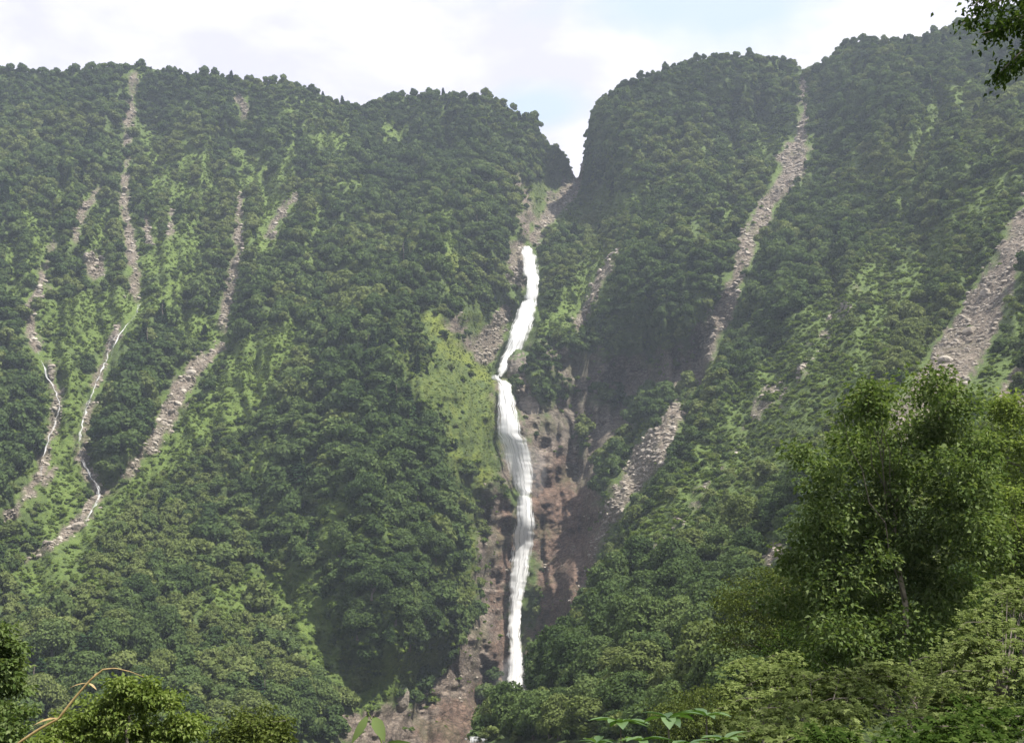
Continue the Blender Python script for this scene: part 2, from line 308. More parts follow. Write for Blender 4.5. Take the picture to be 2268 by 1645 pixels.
def masks(x, y):
    wx = x+10*fbm(x/38, y/38, 3, 3); wy = y+14*fbm(x/38+9, y/50, 3, 5)
    n = fbm(x/16, y/22, 3, 11); nf = fbm(x/8, y/9, 2, 19)
    def U(ls, soft):
        o = np.zeros(np.shape(x))
        for pl in ls: o = np.maximum(o, 1-sst(-soft*.6, soft, poly_d(wx, wy, pl)+n*soft*1.5+nf*soft*.7))
        return o
    gully = np.maximum(U([[(q[0], q[1], q[2]*(.70 if q[0] < 900 else .85)-.5) for q in pl] for pl in GULLIES], 9), .8*U(FAINT, 12)*sst(-.12, .22, fbm(x/24, y/20, 3, 45))); wall = U(ROCKWALL, 16); red = U(REDWALL, 24); dark = U(DARKWALL, 18); mead = U([[(q[0], q[1], q[2]*1.12+4) for q in pl] for pl in MEADOW], 28); yel = U(YELLOW, 40)
    halo = (1-sst(0, 16, np.minimum.reduce([poly_d(wx, wy, pl) for pl in GULLIES])))*sst(-.25, .25, n)
    mead = np.maximum(mead, .8*halo)*(1-.38*sst(1250, 1400, x))
    rs = rightside(x, y)
    wall = wall*(1-rs); red = red*(1-rs); dark = dark*(1-rs)
    rock = np.maximum(np.maximum(gully, wall), dark)
    crest = U([[(950, 690, 5), (1000, 762, 13), (1050, 816, 17), (1092, 848, 9)], [(1010, 560, 3), (1020, 640, 5)], [(1048, 1200, 5), (1052, 1310, 6)], [(1040, 1020, 8), (1075, 1050, 12)]], 16)
    return dict(gully=gully, wall=wall, red=red, dark=dark, mead=mead*(1-rock), yel=yel*(1-rock), rock=rock, crest=crest*(1-rock))
def rightside(x, y):
    xe = np.interp(y, EDGE[:, 0], EDGE[:, 1]); return sst(-4, 22, x-xe+6*fbm(x/40, y/40, 2, 41))*sst(700, 860, y)

def depth(x, y):
    A = evA(x, y); B = evB(x, y); wgt = rightside(x, y)
    wgt = np.maximum(wgt, sst(1640, 1760, x)*sst(380, 560, y))
    Y = 1/((1-wgt)/A+wgt/B)
    # gullies cut into the slope, ribs and hummocks between them
    cut = np.zeros(np.shape(x))
    for pl in GULLIES[:12]: cut = np.maximum(cut, np.exp(-(np.maximum(poly_d(x, y, pl)+6, 0)/26.0)**2))
    far = np.clip((Y-120)/500, 0, 1)
    rib = fbm(x/70+.6*fbm(x/120, y/160, 2, 61), y/330, 4, 21); hum = fbm(x/55, y/45, 4, 31)
    yb = np.clip((y-skyline(x))/120, 0.25, 1)
    Y = Y*(1+far*yb*(.016*cut+.042*rib*(1-.8*cut)+.016*hum+.042*(1-.8*cut)*np.abs(fbm(x/58+.8*fbm(x/90, y/140, 2, 63), y/420, 3, 23))))
    # crags of the bare walls: horizontal ledges and vertical flutes
    m = MK if MK is not None else masks(x, y)
    crag = fbm(x/26+y/60, y/15, 5, 71)*.005+fbm(x/11, y/90, 3, 81)*.006+np.abs(fbm(x/34, y/40, 5, 91))*.010
    Y = Y*(1+np.maximum(m['wall'], m['dark'])*crag)
    return Y
MK = None
X0, X1, NX = -760, 3030, 800
gx = np.linspace(X0, X1, NX)
NT = 430
tt = np.linspace(0, 1, NT)**1.0
GX = np.repeat(gx[None], NT, 0); SK = skyline(gx)+5*fbm(gx/40, gx*0, 3, 2)*(np.abs(gx-1280) > 60)
GY = 1645+(SK[None]-1645)*tt[:, None]
MK = masks(GX, GY)
GD = depth(GX, GY)
G = pt(GX, GY, GD)                                    # main face, row 0 = lower edge of the view
MKG = MK; MK = None
# ground from the lower edge of the face to the viewer's feet and behind
NB = 46; s = np.linspace(0, 1, NB+1)[1:]
near = []
for q in s:
    Yb = GD[0]; Yq = np.exp(np.log(Yb)*(1-q)+np.log(1.6)*q)
    wd = 70*q**1.5
    a, b = ray(gx, np.full(NX, 1645.0))
    z = b*Yq-1.75*sst(0, 45, Yb-Yq)-.04*np.minimum(Yq, 60)*q+.35*fbm(a*Yq/3, Yq/3, 3, 13)*np.clip(Yq/20, 0, 1)*q
    near.append(np.stack([a*(Yq+wd), Yq, z], -1))
for k in range(1, 8):
    nb = near[NB-1].copy(); nb[:, 1] -= k*12; nb[:, 2] += .12*k*12*k/8-.0; near.append(nb)
near = near[::-1]
# plateau behind the skyline
back = []
for k in range(1, 26):
    d = 3.2*k**1.75; top = G[-1].copy(); ahead = np.stack([G[-1][:, 0]*0, np.ones(NX), 0*gx], -1)
    drop = .02*d+.00010*d*d+6*(fbm(gx/60, np.full(NX, k/5.0), 3, 8)+1)*min(d/80, 1)
    p = top+ahead*d; p[:, 2] = top[:, 2]-drop
    back.append(p)
# smooth the plateau so the notch opens into a real valley
ALL = np.concatenate([np.array(near), G, np.array(back)], 0)
NRN = len(near); NR = ALL.shape[0]
idx = np.arange(NR*NX).reshape(NR, NX)
FQ = np.stack([idx[:-1, :-1], idx[:-1, 1:], idx[1:, 1:], idx[1:, :-1]], -1).reshape(-1, 4)
def full(a, e0=0.0, e1=0.0):
    o = np.zeros((NR, NX)); o[:NRN] = e0; o[NRN:NRN+NT] = a; o[NRN+NT:] = e1; return o
m1 = np.stack([full(MKG['rock']), full(MKG['mead'], .35), full(MKG['red']), full(MKG['dark'])], -1)
m2 = np.stack([full(MKG['yel']), full(MKG['gully']), full(MKG['wall']), full(MKG['crest'])], -1)

def terrain_mat():
    m, N, L = newmat('mountain_ground'); t = N.new('ShaderNodeTexCoord'); co = t.outputs['Object']
    a1 = N.new('ShaderNodeAttribute'); a1.attribute_name = 'mask'; s1 = N.new('ShaderNodeSeparateColor'); L.new(a1.outputs['Color'], s1.inputs[0])
    a2 = N.new('ShaderNodeAttribute'); a2.attribute_name = 'mask_more'; s2 = N.new('ShaderNodeSeparateColor'); L.new(a2.outputs['Color'], s2.inputs[0])
    nb = noise(N, L, .035, 6, .6, co); nf = noise(N, L, .35, 6, .65, co)
    forest = ramp(N, L, nf.outputs[0], [(.3, (.045, .070, .020)), (.7, (.085, .120, .034))]).outputs[0]
    meadow = ramp(N, L, nf.outputs[0], [(.3, (.060, .096, .022)), (.52, (.100, .146, .030)), (.75, (.142, .180, .046))]).outputs[0]
    yel = ramp(N, L, nf.outputs[0], [(.3, (.054, .082, .018)), (.5, (.086, .116, .024)), (.75, (.122, .140, .036))]).outputs[0]
    # rock with beds and fractures
    mp = N.new('ShaderNodeMapping'); mp.inputs['Scale'].default_value = (.10, .10, .34); mp.inputs['Rotation'].default_value = (.25, .2, 0); L.new(co, mp.inputs[0])
    ns = noise(N, L, 1.0, 8, .7, mp.outputs[0]); ns.inputs['Distortion'].default_value = .8
    vo = N.new('ShaderNodeTexVoronoi'); vo.inputs['Scale'].default_value = .30; vo.feature = 'F1'; L.new(co, vo.inputs['Vector'])
    rock = ramp(N, L, ns.outputs[0], [(.28, (.075, .062, .052)), (.42, (.155, .125, .105)), (.58, (.235, .195, .165)), (.76, (.36, .32, .28))]).outputs[0]
    red = ramp(N, L, ns.outputs[0], [(.28, (.060, .038, .030)), (.45, (.125, .078, .058)), (.62, (.19, .118, .088)), (.80, (.28, .19, .15))]).outputs[0]
    drk = ramp(N, L, ns.outputs[0], [(.28, (.095, .080, .066)), (.5, (.175, .150, .126)), (.75, (.28, .25, .215))]).outputs[0]
    stone = ramp(N, L, vo.outputs['Color'], [(.0, (.10, .085, .065)), (.5, (.20, .172, .135)), (1, (.33, .295, .245))]).outputs[0]
    stone = mixc(N, L, .55, stone, rock)
    green = mixc(N, L, s1.outputs[1], forest, meadow); mf = N.new('ShaderNodeMapping'); mf.inputs['Scale'].default_value = (.16, .16, .022); L.new(co, mf.inputs[0]); nfl = noise(N, L, 1.0, 5, .6, mf.outputs[0])
    fl_ = ramp(N, L, nfl.outputs[0], [(.36, (.48, .55, .58)), (.5, (.92, .95, .95)), (.64, (1.2, 1.14, .9))]).outputs[0]
    yel = mixc(N, L, .9, yel, fl_, 'MULTIPLY'); green = mixc(N, L, s2.outputs[0], green, yel); green = mixc(N, L, a2.outputs['Alpha'], green, ramp(N, L, nf.outputs[0], [(.3, (.100, .130, .018)), (.6, (.150, .180, .030))]).outputs[0])
    rr = mixc(N, L, s2.outputs[1], rock, stone); rf = N.new('ShaderNodeMath'); rf.operation = 'MULTIPLY'; rf.inputs[1].default_value = .75; L.new(s1.outputs[2], rf.inputs[0])
    rr = mixc(N, L, rf.outputs[0], rr, red); rr = mixc(N, L, a1.outputs['Alpha'], rr, drk)
    # moss on the rock
    nd = noise(N, L, 1.1, 7, .72, mp.outputs[0]); nd.inputs['Scale'].default_value = 4.5
    rr = mixc(N, L, .75, rr, ramp(N, L, nd.outputs[0], [(.36, (.25, .24, .23)), (.50, (.85, .84, .82)), (.64, (1.25, 1.22, 1.18))]).outputs[0], 'MULTIPLY')
    mk_ = N.new('ShaderNodeMapping'); mk_.inputs['Scale'].default_value = (.16, .16, .42); mk_.inputs['Rotation'].default_value = (.3, .25, .4); L.new(co, mk_.inputs[0])
    nw = noise(N, L, .8, 4, .6, co); wv = N.new('ShaderNodeVectorMath'); wv.operation = 'MULTIPLY_ADD'; wv.inputs[1].default_value = (.9, .9, .9); L.new(nw.outputs['Color'], wv.inputs[0]); L.new(mk_.outputs[0], wv.inputs[2])
    vc = N.new('ShaderNodeTexVoronoi'); vc.feature = 'DISTANCE_TO_EDGE'; vc.inputs['Scale'].default_value = 1.0; L.new(wv.outputs[0], vc.inputs['Vector'])
    crk = ramp(N, L, vc.outputs['Distance'], [(.0, (.30, .29, .28)), (.07, (.85, .84, .83)), (.25, (1.08, 1.07, 1.05))]).outputs[0]
    rr = mixc(N, L, .85, rr, crk, 'MULTIPLY')
    mo = ramp(N, L, nb.outputs[0], [(.50, (0, 0, 0)), (.66, (1, 1, 1))]).outputs[0]
    mm = N.new('ShaderNodeMath'); mm.operation = 'MULTIPLY'; mm.inputs[1].default_value = .45; L.new(mo, mm.inputs[0])
    rr = mixc(N, L, mm.outputs[0], rr, (.075, .085, .032))
    col = mixc(N, L, s1.outputs[0], green, rr)
    p = N.new('ShaderNodeBsdfPrincipled'); p.inputs['Roughness'].default_value = .92; p.inputs['Specular IOR Level'].default_value = .25
    L.new(col, p.inputs[0])
    b1 = N.new('ShaderNodeBump'); b1.inputs['Strength'].default_value = .9; b1.inputs['Distance'].default_value = 1.6; L.new(ns.outputs[0], b1.inputs['Height'])
    b2 = N.new('ShaderNodeBump'); b2.inputs['Strength'].default_value = .7; b2.inputs['Distance'].default_value = .8; L.new(nf.outputs[0], b2.inputs['Height']); L.new(b1.outputs[0], b2.inputs['Normal'])
    b3 = N.new('ShaderNodeBump'); b3.inputs['Strength'].default_value = .8; b3.inputs['Distance'].default_value = 1.6; hm = N.new('ShaderNodeMath'); hm.operation = 'MULTIPLY_ADD'; hm.inputs[1].default_value = .8; L.new(vc.outputs['Distance'], hm.inputs[0]); L.new(nd.outputs[0], hm.inputs[2]); L.new(hm.outputs[0], b3.inputs['Height']); L.new(b2.outputs[0], b3.inputs['Normal'])
    L.new(b3.outputs[0], p.inputs['Normal'])
    o = N.new('ShaderNodeOutputMaterial'); L.new(p.outputs[0], o.inputs[0]); return m
M_TERR = terrain_mat()
terr = link('terrain', mesh_np('terrain', ALL.reshape(-1, 3), FQ, [M_TERR], True,
    {'mask': ('FLOAT_COLOR', 'POINT', m1), 'mask_more': ('FLOAT_COLOR', 'POINT', m2)}))
tag(terr, 'steep forested mountain slopes around the waterfall gorge', None, None, 'structure')

def ground(x, y):
    """point of the mountain face at a view position"""
    x = float(x); t = (1645-y)/(1645-np.interp(x, gx, SK)); i = np.clip((x-X0)/(X1-X0)*(NX-1), 0, NX-1.001); j = np.clip(t*(NT-1), 0, NT-1.001)
    i0, j0 = int(i), int(j); fi, fj = i-i0, j-j0
    return (G[j0, i0]*(1-fi)+G[j0, i0+1]*fi)*(1-fj)+(G[j0+1, i0]*(1-fi)+G[j0+1, i0+1]*fi)*fj
def nearground(X, Y):
    """height of the ground close to the viewer"""
    rows = ALL[:NRN+1]; j = int(np.argmin(np.abs(rows[:, NX//2, 1]-Y))); best = np.argmin((rows[..., 0]-X)**2+(rows[..., 1]-Y)**2)
    return rows.reshape(-1, 3)[best, 2]

# ---------------------------------------------------------------- far and middle trees
def crown_mesh(name, n, size, mat, seed, lobes=11, flat=.95, squash=1.0):
    """foliage of a broadleaf crown: n leaf clumps spread on and in overlapping lobes; unit radius, base at z=0"""
    g = np.random.default_rng(seed)
    L_ = []
    for k in range(lobes):
        a = g.uniform(0, 2*math.pi); h = g.uniform(.05, 1.0); rr = (1-.55*h**2)*g.uniform(.25, .72)
        L_.append((rr*math.cos(a), rr*math.sin(a), .42+h*1.0*flat, g.uniform(.30, .50)*(1.08-.3*h)))
    L_.append((g.uniform(-.2, .2), g.uniform(-.2, .2), .40+.95*flat, .42))
    L_ = np.array(L_)
    pr = L_[:, 3]**2; k = g.choice(len(L_), n, p=pr/pr.sum())
    d = g.normal(size=(n, 3)); d[:, 2] = d[:, 2]*.9+.25; d /= np.linalg.norm(d, axis=1)[:, None]
    rad = L_[k, 3]*(1-.38*g.random(n)**2.2)*(1+.10*g.normal(size=n))
    c = L_[k, :3]+d*rad[:, None]*np.array([1, 1, .82*squash])
    nrm = d+g.normal(size=(n, 3))*.55; nrm[:, 2] += .25; nrm /= np.linalg.norm(nrm, axis=1)[:, None]
    return leaf_quads(name, c, nrm, size*(.65+.7*g.random(n)), mat, g)
def leaf_quads(name, c, nrm, sz, mat, g, aspect=.75):
    n = len(c); up = g.normal(size=(n, 3)); a = np.cross(nrm, up); a /= (np.linalg.norm(a, axis=1)[:, None]+1e-9); b = np.cross(nrm, a)
    s_ = sz[:, None]; bend = nrm*s_*.22
    v = np.stack([c-a*s_, c-b*s_*aspect-bend, c+a*s_, c+b*s_*aspect-bend], 1).reshape(-1, 3)
    f = np.arange(4*n).reshape(n, 4)
    tint = np.clip(.5+.28*g.normal(size=n), 0, 1)
    return mesh_np(name, v, f, [mat], False, {'tint': ('FLOAT', 'FACE', tint)})
def conifer_mesh(name, n, size, mat, seed):
    g = np.random.default_rng(seed); t = g.random(n)**.75; lay = np.floor(t*11+g.random(n)*.25)/11
    z = .12+lay*2.6+g.normal(size=n)*.03; rmax = (1-lay)*.62+.05; r = rmax*(.25+.75*g.random(n)**.6); a = g.uniform(0, 2*math.pi, n)
    a = a+.25*np.sin(a*5+lay*40)
    z = z-r*.35
    c = np.stack([r*np.cos(a), r*np.sin(a), z], 1); nrm = np.stack([np.cos(a)*.5, np.sin(a)*.5, np.ones(n)], 1)+g.normal(size=(n, 3))*.35
    nrm /= np.linalg.norm(nrm, axis=1)[:, None]
    return leaf_quads(name, c, nrm, size*(.6+.8*g.random(n)), mat, g, .5)
def trunk_mesh(name, h, r, seed, mat=None, limbs=5, spread=.55):
    g = np.random.default_rng(seed); k = 6
    p = np.stack([np.cumsum(g.normal(size=k)*.04*h), np.cumsum(g.normal(size=k)*.04*h), np.linspace(-.12*h, h, k)], 1); p[:2, :2] = 0
    parts = [tube(p, np.linspace(r, r*.25, k), 6)]
    for q in range(limbs):
        u = .35+.5*q/limbs; b0 = p[0]*(1-u)+p[-1]*u; b0 = np.array([np.interp(u, np.linspace(0, 1, k), p[:, i]) for i in range(3)])
        a = g.uniform(0, 6.28); e = b0+np.array([math.cos(a), math.sin(a), .75])*spread*h*g.uniform(.5, .8)
        m_ = (b0+e)/2+np.array([0, 0, -.04*h]); parts.append(tube([b0, m_, e], [r*.4, r*.25, r*.06], 5))
    v, f = join(parts); return mesh_np(name, v, f, [mat or M_BARK], True)
NSH = 6
CROWN = {k: [crown_mesh('crown', 1500, .125, m, 100+i, 9+i % 4, .75+.10*(i % 4)) for i in range(NSH)] for k, m in (('dark', M_DARK), ('mid', M_MID), ('olive', M_OLIVE))}
CROWN_FINE = {k: [crown_mesh('crown', 6500, .058, m, 200+i, 14+i % 5, .8+.1*(i % 4)) for i in range(4)] for k, m in (('dark', M_DARK), ('mid', M_MID), ('olive', M_OLIVE))}
CONI = [conifer_mesh('crown', 900, .15, M_CONIFER, 300+i) for i in range(3)]
TRUNK = [trunk_mesh('trunk', 1.25, .075, 400+i) for i in range(4)]
CTRUNK = trunk_mesh('trunk', 2.3, .06, 420, None, 0)
SHRUB = [crown_mesh('shrub_foliage', 170, .24, M_SHRUB, 500+i, 5, .45) for i in range(3)]
GRASSM = [crown_mesh('tuft_foliage', 120, .30, M_GRASS, 520+i, 5, .25) for i in range(2)]

# candidates spread evenly over the slope's surface
e1 = G[1:, :-1]-G[:-1, :-1]; e2 = G[:-1, 1:]-G[:-1, :-1]
area = np.linalg.norm(np.cross(e1, e2), axis=-1)
cx = (GX[:-1, :-1]+GX[1:, 1:])/2; cy = (GY[:-1, :-1]+GY[1:, 1:])/2; cD = GD[:-1, :-1]
def cellm(a): return a[:-1, :-1]
steep = np.linalg.norm(np.cross(e1, e2)[..., :2], axis=-1)/(area+1e-6)
inview = ((cx > -260) & (cx < np.where(cD < 260, 2950, 2530))).astype(float)
flute = sst(620, 380, cy)*.5+.25
patch = (1-flute)*fbm(cx/45, cy/38, 3, 51)+flute*1.25*fbm(cx/20+.4*fbm(cx/60, cy/90, 2, 57), cy/150, 3, 53)
bushy = region(BUSHLAND, cx, cy); woody = region(BIGWOOD, cx, cy); patch = patch+.30*woody-.04*bushy
rockc, meadc, yelc = cellm(MKG['rock']), cellm(MKG['mead']), cellm(MKG['yel'])
wallc = np.maximum(cellm(MKG['wall']), cellm(MKG['dark']))
ares = np.minimum(area, 14.0)                           # stretched cells of near-vertical steps count once
dens = ares*inview*np.clip(1-1.15*rockc, 0, 1)*np.clip(1-1.05*meadc+.10*(patch > .25), 0, 1)*np.clip(1-.98*yelc, 0, 1)*sst(-.34, .06, patch+.16)*np.where(cx > 2345, sst(18, 40, cD), sst(70, 130, cD))
dens = dens+ares*inview*cellm(MKG['dark'])*.02*(patch > .1)
def sample(dn, n):
    p = (dn/dn.sum()).ravel(); k = rng.choice(p.size, n, p=p); j, i = np.unravel_index(k, dn.shape)
    a, b = rng.random(n), rng.random(n)
    P = G[j, i]+e1[j, i]*a[:, None]+e2[j, i]*b[:, None]
    return P, cx[j, i], cy[j, i], j, i
NC = 70000
TP, TX, TY, TJ, TI = sample(dens, NC)
FALLPATH = [(1165, 540, 10), (1174, 600, 18), (1178, 660, 14), (1158, 722, 25), (1128, 790, 18), (1100, 838, 10), (1122, 900, 20), (1130, 960, 29), (1148, 1020, 31), (1160, 1080, 22), (1160, 1110, 18), (1160, 1200, 27), (1150, 1280, 28), (1140, 1400, 16), (1142, 1500, 18), (1142, 1540, 16)]
STREAMPATH = [[(306, 672, 3), (275, 725, 3), (250, 790, 5), (220, 830, 4), (192, 900, 6), (177, 985, 5), (205, 1060, 7), (220, 1095, 8), (190, 1165, 6)], [(76, 748, 3), (105, 835, 4), (132, 900, 4), (96, 1020, 4)]]
def blocks(x, y, Y, r, h=1.9):
    """would a plant of radius r standing here hide the falling water or most of a bare gully from the valley"""
    rp = r/Y*F; bad = np.zeros(len(x), bool)
    near_side = rightside(x, y) > .4
    for k in (0, .5, 1.0):
        yy = y-k*h*rp
        bad |= (poly_d(x, yy, FALLPATH) < rp*.9+3) & ~(near_side & (y > 1606))
        for sp_ in STREAMPATH: bad |= poly_d(x, yy, sp_) < rp*.7
        dg = np.full(len(x), 1e9)
        for pl in GULLIES: dg = np.minimum(dg, poly_d(x, yy, pl))
        bad |= (dg < rp*.55-1) & (_hash(np.round(x*7), np.round(y*7), 5) < .96)
        if h > 1.5:
            dm = np.full(len(x), 1e9)
            for pl in MEADOW+YELLOW: dm = np.minimum(dm, poly_d(x, yy, pl))
            bad |= (dm < rp*.35-6) & (_hash(np.round(x*5), np.round(y*5), 8) < np.where(x > 1330, .78, .93))
    return bad
big = fbm(TX/150, TY/120, 2, 77)
TR = np.clip(np.exp(rng.normal(1.45+.45*big, .46, NC)), 1.5, 9.0)
TR *= np.where(TP[:, 1] < 420, np.clip(.45+.55*(TP[:, 1]/420), .5, 1), 1)
TR *= 1-.45*np.clip(meadc[TJ, TI]*1.5, 0, 1)
TR *= (1-.42*bushy[TJ, TI])*(1+.12*woody[TJ, TI])*(1-.35*sst(150, 40, TY-skyline(TX)))
badt = blocks(TX, TY, TP[:, 1], TR)
order = np.argsort(-TR*(1+.5*rng.random(NC))); order = order[~badt[order]]
cellsz = 8.0; grid = {}; keep = []
for k in order:
    p = TP[k]; r = TR[k]; key = (int(p[0]//cellsz), int(p[1]//cellsz), int(p[2]//cellsz)); ok = True
    for a in (-1, 0, 1):
        for b in (-1, 0, 1):
            for c in (-1, 0, 1):
                for q in grid.get((key[0]+a, key[1]+b, key[2]+c), ()):
                    d = TP[q]-p
                    if d[0]*d[0]+d[1]*d[1]+d[2]*d[2] < (.55*(r+TR[q]))**2: ok = False; break
                if not ok: break
            if not ok: break
        if not ok: break
    if ok: grid.setdefault(key, []).append(k); keep.append(k)
keep = np.array(keep)
TP, TX, TY, TR = TP[keep], TX[keep], TY[keep], TR[keep]
# trees of the plateau edge that make the skyline
ns_ = 1400; sx = rng.uniform(-260, 2530, ns_); sx = sx[(np.abs(sx-1281) > 30)]
sx = sx[fbm(sx/26, sx*0, 3, 29)+.35*rng.normal(size=len(sx)) > -.28]
SP = []
for q in sx:
    i = int((q-X0)/(X1-X0)*(NX-1)); k = rng.integers(0, 6); SP.append(ALL[NRN+NT-1+k, i])
SP = np.array(SP); SR = np.clip(np.exp(rng.normal(.95, .48, len(sx))), 1.1, 5.5)
SR *= 1+.75*fbm(sx/40, sx*0+3, 3, 37)
SR = np.where(np.abs(sx-1283) < 70, np.minimum(SR, 2.2), SR)
TP = np.concatenate([TP, SP]); TX = np.concatenate([TX, sx]); TY = np.concatenate([TY, skyline(sx)]); TR = np.concatenate([TR, SR])
NTREE = len(TP)
tone = 1.2*fbm(TX/110, TY/90, 3, 87)+.42*rng.normal(size=NTREE)-.62*region(BIGWOOD, TX, TY)+.62*region(BUSHLAND, TX, TY)+.1  # dark woods in BIGWOOD; their leaf tone also paints in the spur's shaded side
KIND = np.where(tone < -.12, 0, np.where(tone < .42, 1, 2))
con = ((TY < 270) & (TX > 780) & (TX < 1230) & (rng.random(NTREE) < .10)) | ((np.hypot(TX-870, TY-850) < 90) & (rng.random(NTREE) < .5)) | ((TY < 330) & (rng.random(NTREE) < .03)) | (rng.random(NTREE) < .02)
con &= TP[:, 1] > 350
app = TR/TP[:, 1]
vis = (TX > 0) & (TX < 2268) & (TY < 1640)
ROTZ = rng.uniform(0, 6.28, NTREE); HZ = rng.uniform(.70, 1.18, NTREE)

KN = ('dark', 'mid', 'olive'); KW = ('dark green', 'fresh green', 'dull olive green')
def zone(x, y):
    if y < 300:
        return ('on the skyline ridge left of the notch' if x < 1280 else 'on the high ridge right of the notch')
    if x > 1060 and y > 1380 and x < 1420: return 'on the slope end in front of the waterfall foot'
    if x >= 1420 and y > 1380: return 'below the large near tree on the right slope'
    if x > 1600 and y > 1050: return 'on the right slope just beside the large near tree'
    if x > 1180 and y > 1050: return 'under the pale diagonal scar of the right slope'
    if x > 1900: return 'beside the wide rubble chute on the right slope'
    if x > 1560: return 'right of the pale gully on the right mountain'
    if x > 1180: return 'between the upper fall and the pale gully'
    if x > 760 and y > 1080: return 'low on the spur left of the lower fall'
    if x > 760 and y > 680: return 'halfway up the spur left of the waterfall'
    if x > 640 and y < 680: return 'above the spur left of the upper fall'
    if x < 300 and y < 1250: return 'beside the thin streams on the left slope'
    if x < 760 and y > 1480: return 'at the foot of the left slope behind the near bushes'
    if x < 760 and y > 1180: return 'on the lower left slope below the bright fern patch' if y > 1340 else 'on the left slope above the bright fern patch'
    if x < 760 and y > 700: return 'beside the bright green meadow on the left slope'
    return 'high on the left slope among the dry gullies'
ind = np.zeros(NTREE, bool)
cand = np.where(vis & ~con)[0]
ind[cand[np.argsort(-app[cand])[:290]]] = True
sky_c = np.where(vis & con)[0]
ind[sky_c[np.argsort(-app[sky_c])[:24]]] = True
def make_tree(i):
    p = TP[i]
    if con[i]:
        root = empty('conifer_tree', p-np.array([0, 0, .3]), 'dark pointed conifer '+zone(TX[i], TY[i]), 'tree', 'conifers '+zone(TX[i], TY[i]), ROTZ[i])
        cr = link('crown', CONI[i % 3], root); tk = link('trunk', CTRUNK, root)
    else:
        fine = app[i] > .0165; src = (CROWN_FINE if fine else CROWN)[KN[KIND[i]]]
        z = zone(TX[i], TY[i])
        root = empty('broadleaf_tree', p-np.array([0, 0, .3]), KW[KIND[i]]+' broadleaf tree '+z, 'tree', KW[KIND[i]]+' trees '+z, ROTZ[i])
        cr = link('crown', src[i % len(src)], root); tk = link('trunk', TRUNK[i % 4], root)
    root.scale = (TR[i], TR[i], TR[i]*HZ[i]*(.75 if con[i] else 1)); return cr
PROTO = {}
for i in np.where(ind)[0]: make_tree(int(i))
# prototype objects for the forest mass are crowns of trees that really stand in the scene
def proto_of(meshes):
    out = []
    for me in meshes:
        o = next((q for q in C.objects if q.data == me), None)
        if o is None:
            o = None
        out.append(o)
    return [o for o in out if o is not None]

def scatter(name, pts, rot, scl, objs, pick, label, meshmat=None):
    """one stuff object: instances of given objects' meshes on its points"""
    me = bpy.data.meshes.new(name); n = len(pts); me.vertices.add(n); me.vertices.foreach_set('co', np.asarray(pts, np.float32).ravel())
    for an, typ, val in (('rot', 'FLOAT_VECTOR', rot), ('scl', 'FLOAT_VECTOR', scl)):
        at = me.attributes.new(an, typ, 'POINT'); at.data.foreach_set('vector', np.asarray(val, np.float32).ravel())
    at = me.attributes.new('pick', 'INT', 'POINT'); at.data.foreach_set('value', np.asarray(pick, np.int32))
    o = link(name, me); ng = bpy.data.node_groups.new(name, 'GeometryNodeTree')
    ng.interface.new_socket('Geometry', in_out='INPUT', socket_type='NodeSocketGeometry'); ng.interface.new_socket('Geometry', in_out='OUTPUT', socket_type='NodeSocketGeometry')
    n_, l_ = ng.nodes, ng.links
    gi, go = n_.new('NodeGroupInput'), n_.new('NodeGroupOutput'); jg = n_.new('GeometryNodeJoinGeometry')
    def attr(nm, t):
        a = n_.new('GeometryNodeInputNamedAttribute'); a.data_type = t; a.inputs[0].default_value = nm; return a.outputs[0]
    ar, as_, ap = attr('rot', 'FLOAT_VECTOR'), attr('scl', 'FLOAT_VECTOR'), attr('pick', 'INT')
    e2r = n_.new('FunctionNodeEulerToRotation'); l_.new(ar, e2r.inputs[0])
    for k, src in enumerate(objs):
        oi = n_.new('GeometryNodeObjectInfo'); oi.inputs['Object'].default_value = src; oi.inputs['As Instance'].default_value = True; oi.transform_space = 'ORIGINAL'
        cmpn = n_.new('FunctionNodeCompare'); cmpn.data_type = 'INT'; cmpn.operation = 'EQUAL'
        ii = [s_ for s_ in cmpn.inputs if s_.type == 'INT']; l_.new(ap, ii[0]); ii[1].default_value = k
        ip = n_.new('GeometryNodeInstanceOnPoints'); l_.new(gi.outputs[0], ip.inputs['Points']); l_.new(cmpn.outputs[0], ip.inputs['Selection'])
        l_.new(oi.outputs['Geometry'], ip.inputs['Instance']); l_.new(e2r.outputs[0], ip.inputs['Rotation']); l_.new(as_, ip.inputs['Scale'])
        l_.new(ip.outputs[0], jg.inputs[0])
    l_.new(jg.outputs[0], go.inputs[0])
    md = o.modifiers.new('scatter', 'NODES'); md.node_group = ng
    return tag(o, label, None, None, 'stuff')
# make sure each crown mesh has at least one standing tree to copy from
objs, keyed = [], {}
for k in KN:
    for j, me in enumerate(CROWN[k]):
        o = next((q for q in C.objects if q.data == me), None)
        if o is None:
            c2 = np.where(~ind & vis & ~con & (KIND == KN.index(k)))[0]; i = int(c2[np.argmax(app[c2])]); ind[i] = True
            root = empty('broadleaf_tree', TP[i]-np.array([0, 0, .3]), KW[KIND[i]]+' broadleaf tree '+zone(TX[i], TY[i]), 'tree', KW[KIND[i]]+' trees '+zone(TX[i], TY[i]), ROTZ[i])
            root.scale = (TR[i], TR[i], TR[i]*HZ[i]); o = link('crown', me, root); link('trunk', TRUNK[i % 4], root)
        keyed[(k, j)] = len(objs); objs.append(o)
for j, me in enumerate(CONI):
    o = next(q for q in C.objects if q.data == me); keyed[('con', j)] = len(objs); objs.append(o)
rest = np.where(~ind)[0]
pick = np.array([keyed[('con', int(i) % 3)] if con[i] else keyed[(KN[KIND[i]], int(rng.integers(NSH)))] for i in rest])
